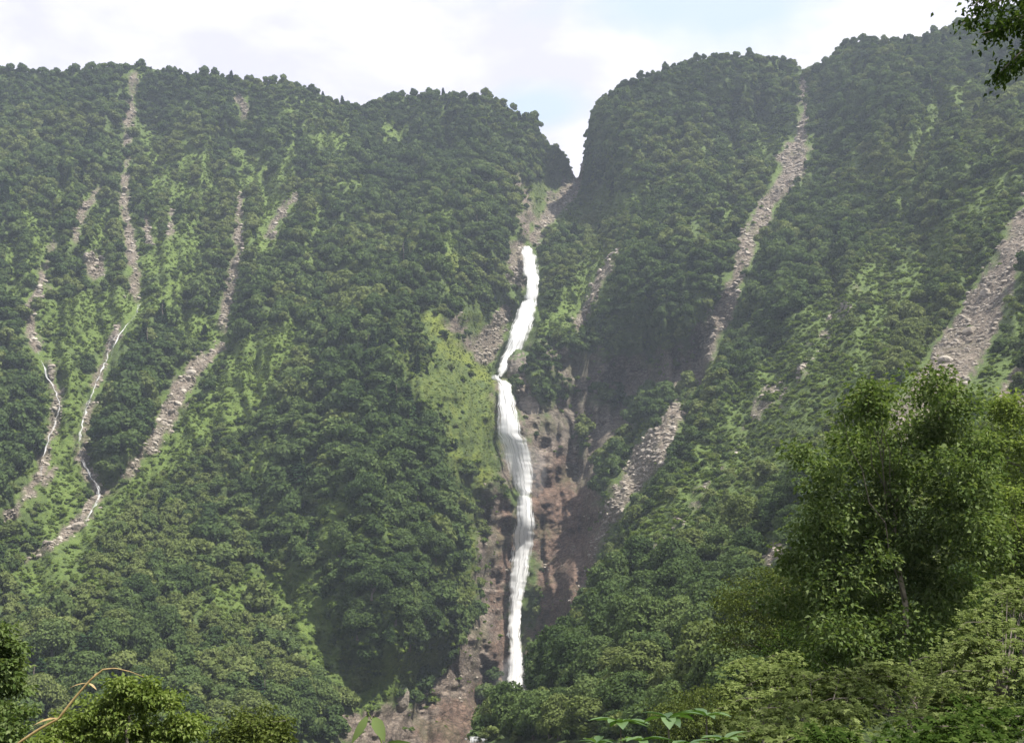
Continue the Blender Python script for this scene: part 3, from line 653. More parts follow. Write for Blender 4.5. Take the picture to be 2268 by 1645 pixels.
rot = np.zeros((len(rest), 3)); rot[:, 2] = ROTZ[rest]; rot[:, :2] = rng.normal(size=(len(rest), 2))*.06
scl = np.stack([TR[rest], TR[rest]*rng.uniform(.85, 1.15, len(rest)), TR[rest]*HZ[rest]], 1)
scl[con[rest]] *= np.array([1.05, 1.05, .75])
scatter('forest', TP[rest]-np.array([0, 0, .4]), rot, scl, objs, pick, 'dense broadleaf forest covering the mountain slopes')
print('TREES', NTREE, 'individual', int(ind.sum()))

# ---------------------------------------------------------------- shrubs and grass of the open slopes
def one_shrub(name, me, p, r, label, cat, group):
    o = link(name, me); o.location = tuple(float(q) for q in p); o.scale = (r, r, r*.9); return tag(o, label, cat, group)
sh_objs = [one_shrub('shrub', SHRUB[k], ground(*q), 2.4, lab, 'shrub', 'low shrubs on the open slopes') for k, (q, lab) in enumerate((
    ((1640, 930), 'low bright green shrub on the open band below the pale gully'), ((560, 860), 'low bright green shrub in the meadow of the left slope'), ((1960, 640), 'low bright green shrub above the wide rubble chute')))]
gr_objs = [one_shrub('grass_tuft', GRASSM[k], ground(*q), 1.6, lab, 'grass tuft', 'grass tufts on the spur') for k, (q, lab) in enumerate((
    ((1050, 830), 'yellow-green grass tuft on the spur edge beside the middle pool'), ((1060, 950), 'yellow-green grass tuft on the cliff left of the lower fall')))]
dsh = ares*inview*np.clip(1-1.1*rockc, 0, 1)*(.30+.75*meadc)*np.clip(1-yelc, 0, 1)*sst(60, 90, cD)+ares*inview*rockc*.22*(patch > -.05)*(1-cellm(MKG['red']))*(1-.8*cellm(MKG['dark']))*(1-.75*cellm(MKG['wall']))
P_, x_, y_, j_, i_ = sample(dsh, 52000)
r_ = np.clip(np.exp(rng.normal(.42, .45, len(P_))), .6, 4.0)*(1-.42*meadc[j_, i_])*np.clip(P_[:, 1]/500, .35, 1.1)
ok_ = ~blocks(x_, y_, P_[:, 1], r_, 1.0); P_, r_ = P_[ok_], r_[ok_]
NEAR_ = ALL[:NRN]; q_ = NEAR_.reshape(-1, 3); sel = (q_[:, 1] > 2.5) & (q_[:, 1] < 75) & (np.abs(q_[:, 0]) < 75) & ~((np.abs(q_[:, 0]) < .47*q_[:, 1]) & (q_[:, 1] < 9))
wts = np.zeros((NRN, NX)); d1 = np.linalg.norm(np.diff(NEAR_, axis=0), axis=-1); d2 = np.linalg.norm(np.diff(NEAR_, axis=1), axis=-1); wts[:-1, :-1] = d1[:, :-1]*d2[:-1]; wts = wts.ravel()*sel
kk = rng.choice(len(q_), 7000, p=wts/wts.sum()); jit = rng.normal(size=(7000, 3))*np.array([.4, .4, 0]); rn_ = rng.uniform(.22, .55, 7000)*np.clip(q_[kk, 1]/20, .5, 1.6)
room = (-.083*q_[kk, 1]-q_[kk, 2])*np.where(np.abs(q_[kk, 0]) < .55*q_[kk, 1]+1, 1, 9); rn_ = np.minimum(rn_, np.maximum(room*.75, .12))
P_ = np.concatenate([P_, q_[kk]+jit]); r_ = np.concatenate([r_, rn_])
scatter('undergrowth', P_-np.array([0, 0, .2])*np.minimum(r_, 1)[:, None], np.stack([0*r_, 0*r_, rng.uniform(0, 6.28, len(r_))], 1), np.stack([r_, r_, r_*rng.uniform(.6, 1.0, len(r_))], 1), sh_objs, rng.integers(0, 3, len(r_)), 'low green shrubs and ferns between the trees')
dgr = ares*inview*(yelc*1.2+.20*meadc+.12*cellm(MKG['wall'])*(patch > .15))
P_, x_, y_, j_, i_ = sample(dgr, 4200); r_ = rng.uniform(.4, 1.2, len(P_))
scatter('grass', P_-np.array([0, 0, .25]), np.stack([0*r_, 0*r_, rng.uniform(0, 6.28, len(r_))], 1), np.stack([r_, r_, r_*.8], 1), gr_objs, rng.integers(0, 2, len(r_)), 'yellow-green grass on the steep spur')

# ---------------------------------------------------------------- boulders of the gullies
def rock_mat():
    m, N, L = newmat('boulder_stone'); t = N.new('ShaderNodeTexCoord'); n = noise(N, L, 2.2, 7, .65, t.outputs['Object']); oi = N.new('ShaderNodeObjectInfo')
    c = ramp(N, L, n.outputs[0], [(.3, (.10, .085, .068)), (.5, (.21, .18, .145)), (.72, (.33, .295, .245))]).outputs[0]
    c = mixc(N, L, .45, c, ramp(N, L, oi.outputs['Random'], [(0, (.10, .082, .062)), (.6, (.22, .19, .155)), (1, (.42, .385, .33))]).outputs[0])
    p = N.new('ShaderNodeBsdfPrincipled'); p.inputs['Roughness'].default_value = .85; L.new(c, p.inputs[0])
    b = N.new('ShaderNodeBump'); b.inputs['Distance'].default_value = .15; L.new(n.outputs[0], b.inputs['Height']); L.new(b.outputs[0], p.inputs['Normal'])
    o = N.new('ShaderNodeOutputMaterial'); L.new(p.outputs[0], o.inputs[0]); return m
M_ROCK = rock_mat()
import bmesh
def boulder_mesh(seed):
    g = np.random.default_rng(seed); bm = bmesh.new(); bmesh.ops.create_icosphere(bm, subdivisions=2, radius=1)
    pl = g.normal(size=(9, 3)); pl /= np.linalg.norm(pl, axis=1)[:, None]; dd = g.uniform(.55, .85, 9)
    for v in bm.verts:
        p = np.array(v.co)*np.array([1.25, .95, .7])
        for n_, d_ in zip(pl, dd):
            q = p@n_-d_
            if q > 0: p = p-n_*q*.92
        v.co = p+g.normal(size=3)*.025
    me = bpy.data.meshes.new('boulder'); bm.to_mesh(me); bm.free(); me.materials.append(M_ROCK); return me
BM = [boulder_mesh(600+k) for k in range(5)]
BPOS = [((2185, 650), 3.6, 'large pale boulder high in the wide rubble chute at the right'), ((2150, 735), 4.0, 'broad pale boulder halfway down the wide rubble chute'), ((2095, 800), 3.4, 'flat pale boulder low in the wide rubble chute'),
    ((425, 825), 3.6, 'pale boulder at the upper end of the dry rocky gully on the left slope'), ((175, 1168), 4.6, 'grey boulder at the lower end of the thin white stream')]
bo = []
for k, (q, r, lab) in enumerate(BPOS):
    o = link('boulder', BM[k]); p = ground(*q); o.location = tuple(float(a) for a in p); o.scale = (r, r, r); o.rotation_euler = (rng.uniform(-.3, .3), rng.uniform(-.3, .3), rng.uniform(0, 6))
    bo.append(tag(o, lab, 'boulder', 'boulders in the gullies'))
dbo = ares*inview*(cellm(MKG['gully'])**1.5+.05*cellm(MKG['wall'])*(patch < .1))*(rng.random(area.shape) < .8)
P_, x_, y_, j_, i_ = sample(dbo, 13000)
r_ = .82*np.clip(np.exp(rng.normal(-.40, .66, len(P_))), .2, 3.0)*np.where(wallc[j_, i_] > .4, .6, 1)*np.clip(P_[:, 1]/600, .45, 1.1)
scatter('rubble', P_, np.stack([rng.uniform(-.5, .5, len(r_)), rng.uniform(-.5, .5, len(r_)), rng.uniform(0, 6.28, len(r_))], 1), np.stack([r_, r_, r_*.8], 1), bo, rng.integers(0, 5, len(r_)), 'pale loose rocks filling the dry gullies')

# ---------------------------------------------------------------- falling water
def water_mat(name, dens_, white=(.86, .87, .90), grey=(.46, .46, .48)):
    m, N, L = newmat(name)
    uv = N.new('ShaderNodeAttribute'); uv.attribute_name = 'flow'
    mp = N.new('ShaderNodeMapping'); mp.inputs['Scale'].default_value = (1.5, .06, 1); L.new(uv.outputs['Vector'], mp.inputs[0])
    n = noise(N, L, .55, 8, .68, mp.outputs[0]); n.inputs['Distortion'].default_value = .5
    mp2 = N.new('ShaderNodeMapping'); mp2.inputs['Scale'].default_value = (.55, .16, 1); mp2.inputs['Location'].default_value = (7, 3, 0); L.new(uv.outputs['Vector'], mp2.inputs[0])
    n2 = noise(N, L, .6, 6, .6, mp2.outputs[0])
    col = ramp(N, L, n.outputs[0], [(.30, grey), (.47, white), (.62, (.90, .90, .91))]).outputs[0]
    d = N.new('ShaderNodeBsdfDiffuse'); L.new(col, d.inputs[0]); t = N.new('ShaderNodeBsdfTranslucent'); L.new(col, t.inputs[0])
    ms = N.new('ShaderNodeMixShader'); ms.inputs[0].default_value = .45; L.new(d.outputs[0], ms.inputs[1]); L.new(t.outputs[0], ms.inputs[2])
    # thin and torn towards the edges
    ea = N.new('ShaderNodeAttribute'); ea.attribute_name = 'edge'
    ad = N.new('ShaderNodeMath'); ad.operation = 'MULTIPLY_ADD'; ad.inputs[1].default_value = dens_; L.new(ea.outputs['Fac'], ad.inputs[0])
    mu = N.new('ShaderNodeMath'); mu.operation = 'MULTIPLY_ADD'; mu.inputs[1].default_value = .8; mu.inputs[2].default_value = -.62; L.new(n2.outputs[0], mu.inputs[0])
    L.new(mu.outputs[0], ad.inputs[2])
    n3 = N.new('ShaderNodeMath'); n3.operation = 'MULTIPLY_ADD'; n3.inputs[1].default_value = 1.2; L.new(n.outputs[0], n3.inputs[0]); L.new(ad.outputs[0], n3.inputs[2])
    al = ramp(N, L, n3.outputs[0], [(.42, (0, 0, 0)), (.78, (1, 1, 1))]).outputs[0]
    tr = N.new('ShaderNodeBsdfTransparent'); m2 = N.new('ShaderNodeMixShader'); L.new(al, m2.inputs[0]); L.new(tr.outputs[0], m2.inputs[1]); L.new(ms.outputs[0], m2.inputs[2])
    b = N.new('ShaderNodeBump'); b.inputs['Strength'].default_value = .25; b.inputs['Distance'].default_value = .6; L.new(n.outputs[0], b.inputs['Height']); L.new(b.outputs[0], d.inputs['Normal'])
    o = N.new('ShaderNodeOutputMaterial'); L.new(m2.outputs[0], o.inputs[0]); return m
M_FALL = water_mat('falling_water', 1.18, (.82, .82, .83), (.17, .17, .18)); M_STREAM = water_mat('stream_water', .22, (.66, .66, .68), (.20, .19, .18))
def water_strip(name, rows, mat, parent=None, nu=20, dv=3.0, lift=3.0, bulge=3.0, seed=0, wob=1.5, origin=None):
    """rows (y, left x, right x): a curtain of water laid over the rock, swelling towards its middle"""
    rows = np.array(rows, float); ys = np.arange(rows[0, 0], rows[-1, 0]+.1, dv); v = []; flow = []; edge = []
    u = np.linspace(0, 1, nu)
    run = 0; prev = None
    bed = []
    for y in ys:
        l_, r_e = np.interp(y, rows[:, 0], rows[:, 1]), np.interp(y, rows[:, 0], rows[:, 2]); bed.append(min(ground(q, y)[1] for q in np.linspace(l_-2, r_e+2, 9)))
    bed = np.array(bed); kw = 9; pad = np.pad(bed, kw, 'edge'); mn = np.array([pad[i:i+2*kw+1].min() for i in range(len(bed))])
    kq = 14; ker = np.hanning(2*kq+3)[1:-1]; ker /= ker.sum(); Yc = np.convolve(np.pad(mn, kq, 'reflect', reflect_type='odd'), ker, 'valid')-1.5
    for k, y in enumerate(ys):
        l = np.interp(y, rows[:, 0], rows[:, 1])+wob*1.6*fbm(np.array([y/13.0]), np.array([seed+.5]), 3, seed)[0]; r = np.interp(y, rows[:, 0], rows[:, 2])+wob*1.6*fbm(np.array([y/11.0]), np.array([seed+9.5]), 3, seed+5)[0]
        xs = l+(r-l)*u; 
        Yl = Yc[k]+0*xs-lift-bulge*np.sin(u*math.pi)-.35*fbm(xs/4, np.full(nu, y/40), 3, seed+3)
        p = pt(xs, np.full(nu, y), Yl); v.append(p)
        c = p[nu//2]; run += 0 if prev is None else np.linalg.norm(c-prev); prev = c
        flow.append(np.stack([p[:, 0]-p[nu//2, 0]+50*seed, np.full(nu, run), 0*xs], -1)); e = np.minimum(u, 1-u)*2
        edge.append(np.clip(e*.9, 0, .70)*np.clip((y-ys[0]+3)/10, .3, 1)*np.clip((ys[-1]-y+4)/16, .25, 1))
    n = len(ys); v = np.array(v).reshape(-1, 3); ix = np.arange(n*nu).reshape(n, nu)
    f = np.stack([ix[:-1, :-1], ix[1:, :-1], ix[1:, 1:], ix[:-1, 1:]], -1).reshape(-1, 4)
    if origin is not None: v = v-origin
    return link(name, mesh_np(name, v, f, [mat], True, {'flow': ('FLOAT_VECTOR', 'POINT', np.array(flow).reshape(-1, 3)), 'edge': ('FLOAT', 'POINT', np.array(edge).ravel())}), parent)
foot = ground(1140, 1540)
fall = empty('waterfall', foot, 'tall white waterfall dropping in tiers down the rocky gorge', 'waterfall')
TIERS = [
    ([(545, 1155, 1177), (560, 1155, 1184), (590, 1156, 1192), (610, 1160, 1195), (640, 1166, 1193), (670, 1160, 1190)], 'narrow top drop of the falls above the bend'),
    ([(664, 1156, 1190), (685, 1148, 1189), (700, 1142, 1187), (722, 1131, 1181), (745, 1126, 1172), (765, 1120, 1160), (790, 1110, 1145), (815, 1103, 1128), (836, 1097, 1112)], 'slanting chute down to the small middle pool'),
    ([(842, 1104, 1124), (852, 1103, 1132), (900, 1103, 1143), (930, 1100, 1150), (960, 1101, 1158), (975, 1104, 1170), (1000, 1111, 1176), (1030, 1121, 1181), (1060, 1131, 1184), (1080, 1139, 1180), (1100, 1147, 1174)], 'broad white drop below the middle pool'),
    ([(1096, 1148, 1174), (1112, 1144, 1180), (1150, 1140, 1186), (1200, 1135, 1184), (1250, 1128, 1176), (1300, 1126, 1164), (1350, 1124, 1156), (1400, 1124, 1154), (1450, 1125, 1157), (1500, 1123, 1161), (1552, 1121, 1162)], 'long thin last drop to the gorge floor')]
for k, (rw, lab) in enumerate(TIERS):
    t = water_strip('cascade', rw, M_FALL, fall, 30, 2.5, 2.5, 3.5, 20+k, 3.2, np.array(foot)); t['label'] = lab
po = water_strip('pool_outflow', [(830, 1090, 1104), (838, 1086, 1108), (846, 1098, 1116)], M_FALL, fall, 10, 2.0, 4, 1, 31, 1, np.array(foot)); po['label'] = 'short white run at the middle pool lip'
def path_rows(pl):
    pl = sorted(pl, key=lambda q: q[1]); return [(y, x-.8*w_-.4, x+.8*w_+.4) for x, y, w_ in pl]
STREAMS = [([(308, 672, 2.2), (303, 690, 3), (280, 720, 1.6), (262, 745, 2.6), (252, 770, 3), (249, 792, 3)], 'short white stream run under the tall dry gully', 2),
    ([(262, 735, 1.2), (243, 760, 2), (238, 795, 2.4), (220, 830, 2.5), (205, 870, 3), (192, 900, 4), (182, 935, 3.2), (176, 975, 3.4), (180, 1010, 3.8), (192, 1035, 4.5), (205, 1060, 5), (220, 1085, 5.5), (218, 1100, 5), (206, 1125, 4.5), (195, 1145, 4.5), (190, 1163, 3.5)], 'long white mountain stream winding down the left slope', 2.5),
    ([(76, 748, 1.5), (88, 790, 2.6), (105, 835, 3), (125, 870, 3), (132, 905, 3.2), (118, 945, 3), (100, 990, 2.6), (94, 1030, 2.2), (88, 1055, 1.6)], 'thin white stream down the leftmost gully', 2)]
for k, (pl, lab, lf) in enumerate(STREAMS):
    o = water_strip('stream', path_rows(pl), M_STREAM, None, 9, 2.0, lf, .8, 40+k, 3.5); tag(o, lab, None, None, 'structure')
# river at the gorge floor
tag(water_strip('river', [(1596, 1052, 1060), (1606, 1044, 1068), (1622, 1036, 1078), (1644, 1026, 1086)], M_STREAM, None, 12, 2.0, 2.0, 1.0, 51, 3.0), 'white and grey-green river water at the gorge floor', None, None, 'structure')

# rock outcrop between the two falls
def outcrop(name, x, y, rx, rz, ry, seed, label, mat=None):
    g = np.random.default_rng(seed); bm = bmesh.new(); bmesh.ops.create_icosphere(bm, subdivisions=5, radius=1)
    c = ground(x, y); co = np.array([v.co[:] for v in bm.verts])
    th = np.arctan2(co[:, 1], co[:, 0])*3; d = 1+.16*fbm(th, co[:, 2]*3, 4, seed)+.09*fbm(th*3, co[:, 2]*9, 3, seed+1)
    co = co*d[:, None]; co = np.sign(co)*np.abs(co)**.85
    co = co*np.array([rx, ry, rz])
    for v, p in zip(bm.verts, co): v.co = p
    me = bpy.data.meshes.new(name); bm.to_mesh(me); bm.free(); me.materials.append(mat or M_CRAG)
    me.polygons.foreach_set('use_smooth', np.ones(len(me.polygons), bool))
    o = link(name, me); o.location = tuple(float(q) for q in c); return tag(o, label, 'rock')
def crag_mat():
    m, N, L = newmat('crag_stone'); t = N.new('ShaderNodeTexCoord'); mp = N.new('ShaderNodeMapping'); mp.inputs['Scale'].default_value = (.12, .12, .5); mp.inputs['Rotation'].default_value = (.2, .3, 0); L.new(t.outputs['Object'], mp.inputs[0])
    n = noise(N, L, 1.2, 8, .7, mp.outputs[0]); n.inputs['Distortion'].default_value = 1.0
    c = ramp(N, L, n.outputs[0], [(.3, (.07, .06, .05)), (.47, (.17, .145, .12)), (.62, (.27, .23, .19)), (.8, (.42, .38, .33))]).outputs[0]
    g_ = N.new('ShaderNodeNewGeometry'); sx_ = N.new('ShaderNodeSeparateXYZ'); L.new(g_.outputs['Normal'], sx_.inputs[0])
    n2 = noise(N, L, .15, 5, .6, t.outputs['Object']); ad = N.new('ShaderNodeMath'); ad.operation = 'ADD'; L.new(sx_.outputs[2], ad.inputs[0]); L.new(n2.outputs[0], ad.inputs[1])
    c = mixc(N, L, ramp(N, L, ad.outputs[0], [(.85, (0, 0, 0)), (1.1, (1, 1, 1))]).outputs[0], c, (.06, .09, .025))
    p = N.new('ShaderNodeBsdfPrincipled'); p.inputs['Roughness'].default_value = .9; L.new(c, p.inputs[0])
    b = N.new('ShaderNodeBump'); b.inputs['Strength'].default_value = 1; b.inputs['Distance'].default_value = 1.2; L.new(n.outputs[0], b.inputs['Height']); L.new(b.outputs[0], p.inputs['Normal'])
    o = N.new('ShaderNodeOutputMaterial'); L.new(p.outputs[0], o.inputs[0]); return m
M_CRAG = crag_mat()
outcrop('rock_outcrop', 1153, 822, 10, 15, 9, 3, 'mossy rock tower between the slanting chute and the broad lower drop')
outcrop('rock_outcrop', 1172, 905, 8, 17, 7, 4, 'ledged pale rock face right beside the broad lower drop')
outcrop('rock_outcrop', 885, 1545, 4.5, 6, 4, 5, 'pale rock knob above the gorge floor left of the fall')

# ---------------------------------------------------------------- near vegetation
def leaves(c, axis, nrm, ln, wd, fold=.25, seg=1):
    """ovate leaves: base c, along axis, face nrm; returns verts, tris"""
    n = len(c); axis = axis/(np.linalg.norm(axis, axis=1)[:, None]+1e-9); side = np.cross(axis, nrm); side /= (np.linalg.norm(side, axis=1)[:, None]+1e-9); up = np.cross(side, axis)
    l, w_ = ln[:, None], wd[:, None]
    if seg == 1:
        v = np.stack([c, c+axis*l*.42+side*w_*.5+up*w_*fold, c+axis*l-up*l*.12, c+axis*l*.42-side*w_*.5+up*w_*fold], 1).reshape(-1, 3)
        b = np.arange(n)*4; f = np.concatenate([np.stack([b, b+1, b+2], 1), np.stack([b, b+2, b+3], 1)])
        return v, f
    prof = [(0, .0), (.12, .45), (.35, .95), (.6, .88), (.82, .5), (1, .02)]; rows = []
    for t, q in prof:
        mid = c+axis*l*t-up*l*.28*t*t
        rows += [mid+side*w_*.5*q+up*w_*fold*q, mid, mid-side*w_*.5*q+up*w_*fold*q]
    v = np.stack(rows, 1).reshape(-1, 3); K = len(rows); b = np.arange(n)*K; f = []
    for r0 in range(len(prof)-1):
        for s_ in (0, 1):
            a = r0*3+s_; f += [np.stack([b+a, b+a+1, b+a+4], 1), np.stack([b+a, b+a+4, b+a+3], 1)]
    return v, np.concatenate(f)
def leaf_obj(name, vf, mat, parent, g, per):
    v, f = vf; n = len(v)//per; tint = np.clip(.5+.27*g.normal(size=n), 0, 1); tf = tint[f[:, 0]//per]
    return link(name, mesh_np(name, v, f, [mat], False, {'tint': ('FLOAT', 'FACE', tf)}), parent)
def unit(g, n): d = g.normal(size=(n, 3)); return d/np.linalg.norm(d, axis=1)[:, None]

def near_tree(name, base, cc, rad, seed, mat, bark, label, ncl=260, per=60, lsz=.12, clr=.55, flat=.45, limbs=16, trunk_r=.16, group=None, cat='tree', shell=.5, hollow=None, lean=(0, 0), palm=False, lobes=None):
    """tree close to the viewer: trunk, limbs reaching the leaf clusters, crown of real leaves"""
    g = np.random.default_rng(seed); base = np.array(base, float); cc = np.array(cc, float)-base; rad = np.array(rad, float)
    root = empty(name, base, label, cat, group)
    d = unit(g, ncl); q = g.random(ncl)**shell; P = cc+d*q[:, None]*rad*(1+.22*fbm(d[:, 0]*3+seed, d[:, 2]*3+d[:, 1]*2, 3, seed))[:, None]
    if lobes is not None:
        lb = np.array(lobes, float); k = g.choice(len(lb), ncl, p=lb[:, 2]*lb[:, 3]/(lb[:, 2]*lb[:, 3]).sum()); Yc = cc[1]+base[1]; zj = g.normal(size=len(lb))*rad[1]*.42
        m = Yc/F; e = np.stack([lb[k, 2]*m, .75*(lb[k, 2]+lb[k, 3])*m, lb[k, 3]*m], 1); q = g.random(ncl)**.45
        P = np.stack([P3(lb[i, 0], lb[i, 1], Yc) for i in k])-base+d*q[:, None]*e; P[:, 1] += zj[k]
    top = cc+np.array([lean[0], lean[1], rad[2]*(.75 if lobes is None else .25)])
    tpts = np.array([[0, 0, -.3], cc*np.array([.15, .15, .3]), cc*np.array([.7, .7, .75]), cc+(top-cc)*.5, top]); tp = np.array([[np.interp(u, np.linspace(0, 1, 5), tpts[:, i]) for i in range(3)] for u in np.linspace(0, 1, 14)])
    tp[1:-1] += g.normal(size=(12, 3))*np.array([.05, .05, 0])*rad[0]*.5
    trs = np.linspace(trunk_r, trunk_r*.18, 14)
    parts = [tube(tp, trs, 8)]; lim = []
    far = P[np.argsort(-np.linalg.norm((P-cc)/rad, axis=1))][:limbs*3]; far = far[g.permutation(len(far))][:limbs]
    nodes = []
    for e in far:
        k = int(np.clip(np.searchsorted(tp[:, 2], e[2]-.35*np.hypot(e[0]-cc[0], e[1]-cc[1])), 3, 12)); k = max(3, k-int(g.integers(0, 7))) if lobes is not None else k; s_ = tp[k]; L0 = np.linalg.norm(e-s_)
        m_ = s_*.5+e*.5+g.normal(size=3)*L0*.06+np.array([0, 0, .06*L0]); pth = np.array([(1-u)**2*s_+2*u*(1-u)*m_+u*u*e for u in np.linspace(0, 1, 8)])
        pth[1:-1] += g.normal(size=(6, 3))*L0*.018
        lim.append(tube(pth, np.linspace(trs[k]*.34, .007, 8), 5)); nodes.append(pth[2:])
    nodes = np.concatenate(nodes)
    for e in P[::4]:
        k = np.argmin(((nodes-e)**2).sum(1)); s_ = nodes[k]; L0 = np.linalg.norm(e-s_)+1e-6
        if L0 > .16*float(rad.min()): continue
        m_ = s_*.5+e*.5+g.normal(size=3)*L0*.1; lim.append(tube([s_, m_, e], [.016*trunk_r/.16, .011*trunk_r/.16, .003], 4))
    v, f = join(parts); link('trunk', mesh_np('trunk', v, f, [bark], True), root)
    v, f = join(lim); link('branches', mesh_np('branches', v, f, [M_BARK], True), root)
    n = ncl*per; ci = np.repeat(np.arange(ncl), per); off = unit(g, n)*(g.random(n)**.45)[:, None]; csz = clr*g.uniform(.6, 1.35, ncl)
    c = P[ci]+off*csz[ci][:, None]*np.array([1, 1, flat])
    axis = off*np.array([1, 1, .3])+g.normal(size=(n, 3))*.35; axis[:, 2] -= .25
    nrm = np.array([0, 0, 1.0])+g.normal(size=(n, 3))*.42
    ln = lsz*g.uniform(.65, 1.3, n)
    leaf_obj('crown', leaves(c, axis, nrm, ln, ln*.58), mat, root, g, 4)
    return root

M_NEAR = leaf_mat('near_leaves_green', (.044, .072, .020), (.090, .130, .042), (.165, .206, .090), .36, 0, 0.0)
M_NEARY = leaf_mat('near_leaves_yellow_green', (.075, .110, .024), (.132, .178, .046), (.205, .248, .086), .42, 0, 0.0)
M_NEARD = leaf_mat('near_leaves_shaded', (.016, .032, .007), (.036, .062, .013), (.070, .104, .026), .30, 0, 0.0)  # dark leaf colour: crown shade and sky backlight are put into it
M_NEARB = leaf_mat('near_leaves_brownish', (.040, .056, .014), (.072, .094, .024), (.110, .134, .040), .3, 0, 0.0)
M_MAPLE = leaf_mat('maple_leaves', (.060, .082, .024), (.115, .148, .046), (.190, .225, .086), .32, 0, 0.0)
M_BIGLEAF = leaf_mat('big_leaves', (.030, .070, .014), (.055, .110, .024), (.095, .160, .045), .3, .10, 0.0)
def P3(x, y, Y): return pt(x, y, Y)
def base_at(x, Y):
    a, b = ray(x, 1645.0); X = float(a*Y); return np.array([X, Y, nearground(X, Y)])

# large tree at the right
near_tree('large_tree', base_at(2020, 30), P3(1985, 1120, 30), (2.75, 2.5, 3.7), 11, M_NEAR, M_PALEBARK, 'large leafy tree with a pale crooked limb filling the lower right', 1050, 44, .145, .42, .85, 24, .12, None, 'tree', .38, lobes=[(2000, 885, 60, 40), (2110, 900, 60, 44), (2150, 950, 50, 44), (1850, 940, 70, 42), (1900, 1025, 62, 46), (1880, 1125, 70, 46), (1895, 1235, 85, 46), (2015, 1245, 76, 52), (1785, 1240, 50, 44), (1855, 1350, 85, 52), (1995, 1140, 66, 46), (2010, 1030, 60, 44), (2150, 1210, 50, 50), (1830, 1430, 85, 42), (1940, 1450, 70, 34), (2080, 1400, 62, 50), (1745, 1330, 52, 42), (2130, 1310, 56, 52), (2170, 1120, 50, 50), (1960, 960, 85, 50), (2090, 940, 75, 55), (1795, 1005, 42, 34), (1825, 1075, 66, 45), (1955, 1085, 95, 60), (2080, 1080, 75, 70), (1830, 1170, 85, 52), (1955, 1195, 105, 60), (2090, 1190, 70, 64), (1835, 1290, 100, 60), (1960, 1310, 95, 62), (2065, 1300, 60, 55), (1820, 1400, 75, 50), (1950, 1400, 65, 36), (2150, 1010, 55, 60), (2130, 1130, 40, 50)])
near_tree('yellowish_tree', base_at(2300, 38), P3(2290, 1060, 38), (2.1, 2.1, 3.6), 12, M_NEARY, M_BARK, 'yellow-green leafy tree cut by the right edge of the view', 260, 60, .16, .50, .7, 18, .11, lobes=[(2230, 915, 60, 36), (2195, 985, 50, 34), (2270, 1000, 60, 40), (2250, 1070, 70, 46), (2190, 1110, 45, 40), (2250, 1180, 66, 46), (2310, 1120, 60, 60), (2200, 1240, 50, 36), (2290, 1270, 60, 40)])
near_tree('slender_tree', base_at(1720, 60), P3(1745, 1390, 60), (3.9, 3.0, 3.9), 13, M_NEARB, M_BARK, 'olive-brown feathery tree left of the large leafy tree', 330, 70, .15, .75, .4, 18, .14)
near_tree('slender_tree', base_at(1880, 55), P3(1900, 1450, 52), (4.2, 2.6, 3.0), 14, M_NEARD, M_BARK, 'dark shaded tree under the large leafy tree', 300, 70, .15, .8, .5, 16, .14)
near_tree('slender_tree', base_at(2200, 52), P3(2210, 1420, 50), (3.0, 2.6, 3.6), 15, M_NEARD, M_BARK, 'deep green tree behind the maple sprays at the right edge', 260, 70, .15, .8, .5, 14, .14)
near_tree('slender_tree', base_at(1560, 75), P3(1560, 1600, 75), (3.8, 3.0, 2.3), 16, M_NEARB, M_BARK, 'low olive tree just behind the broad-leaved plants', 240, 70, .17, .8, .45, 12, .14)
# bushes at the lower left
near_tree('leafy_bush', base_at(290, 17), P3(285, 1610, 17), (1.05, .95, .85), 21, M_NEARY, M_BARK, 'yellow-green leafy bush at the lower left below the arching reed', 210, 60, .075, .19, .5, 18, .05, None, 'bush', .45, lobes=[(285, 1525, 46, 26), (222, 1560, 46, 28), (340, 1556, 46, 28), (165, 1605, 55, 30), (270, 1605, 66, 36), (385, 1612, 46, 30), (120, 1645, 46, 26), (330, 1650, 80, 26), (215, 1655, 60, 26)])
near_tree('leafy_bush', base_at(555, 22), P3(560, 1640, 22), (.85, .8, .62), 22, M_NEARB, M_BARK, 'dull olive bush right of the yellow-green bush', 110, 60, .08, .24, .5, 12, .04, None, 'bush', .45)
near_tree('slender_tree', base_at(-40, 15), P3(-45, 1500, 15), (.66, .7, .95), 23, M_NEAR, M_BARK, 'dark leafy sapling cut by the left edge of the view', 150, 60, .075, .17, .5, 12, .05, None, 'sapling', .5, lobes=[(-4, 1395, 24, 30), (8, 1455, 32, 36), (-10, 1525, 32, 40), (36, 1566, 40, 20), (10, 1620, 52, 34), (-60, 1480, 60, 80), (-60, 1600, 60, 60)])

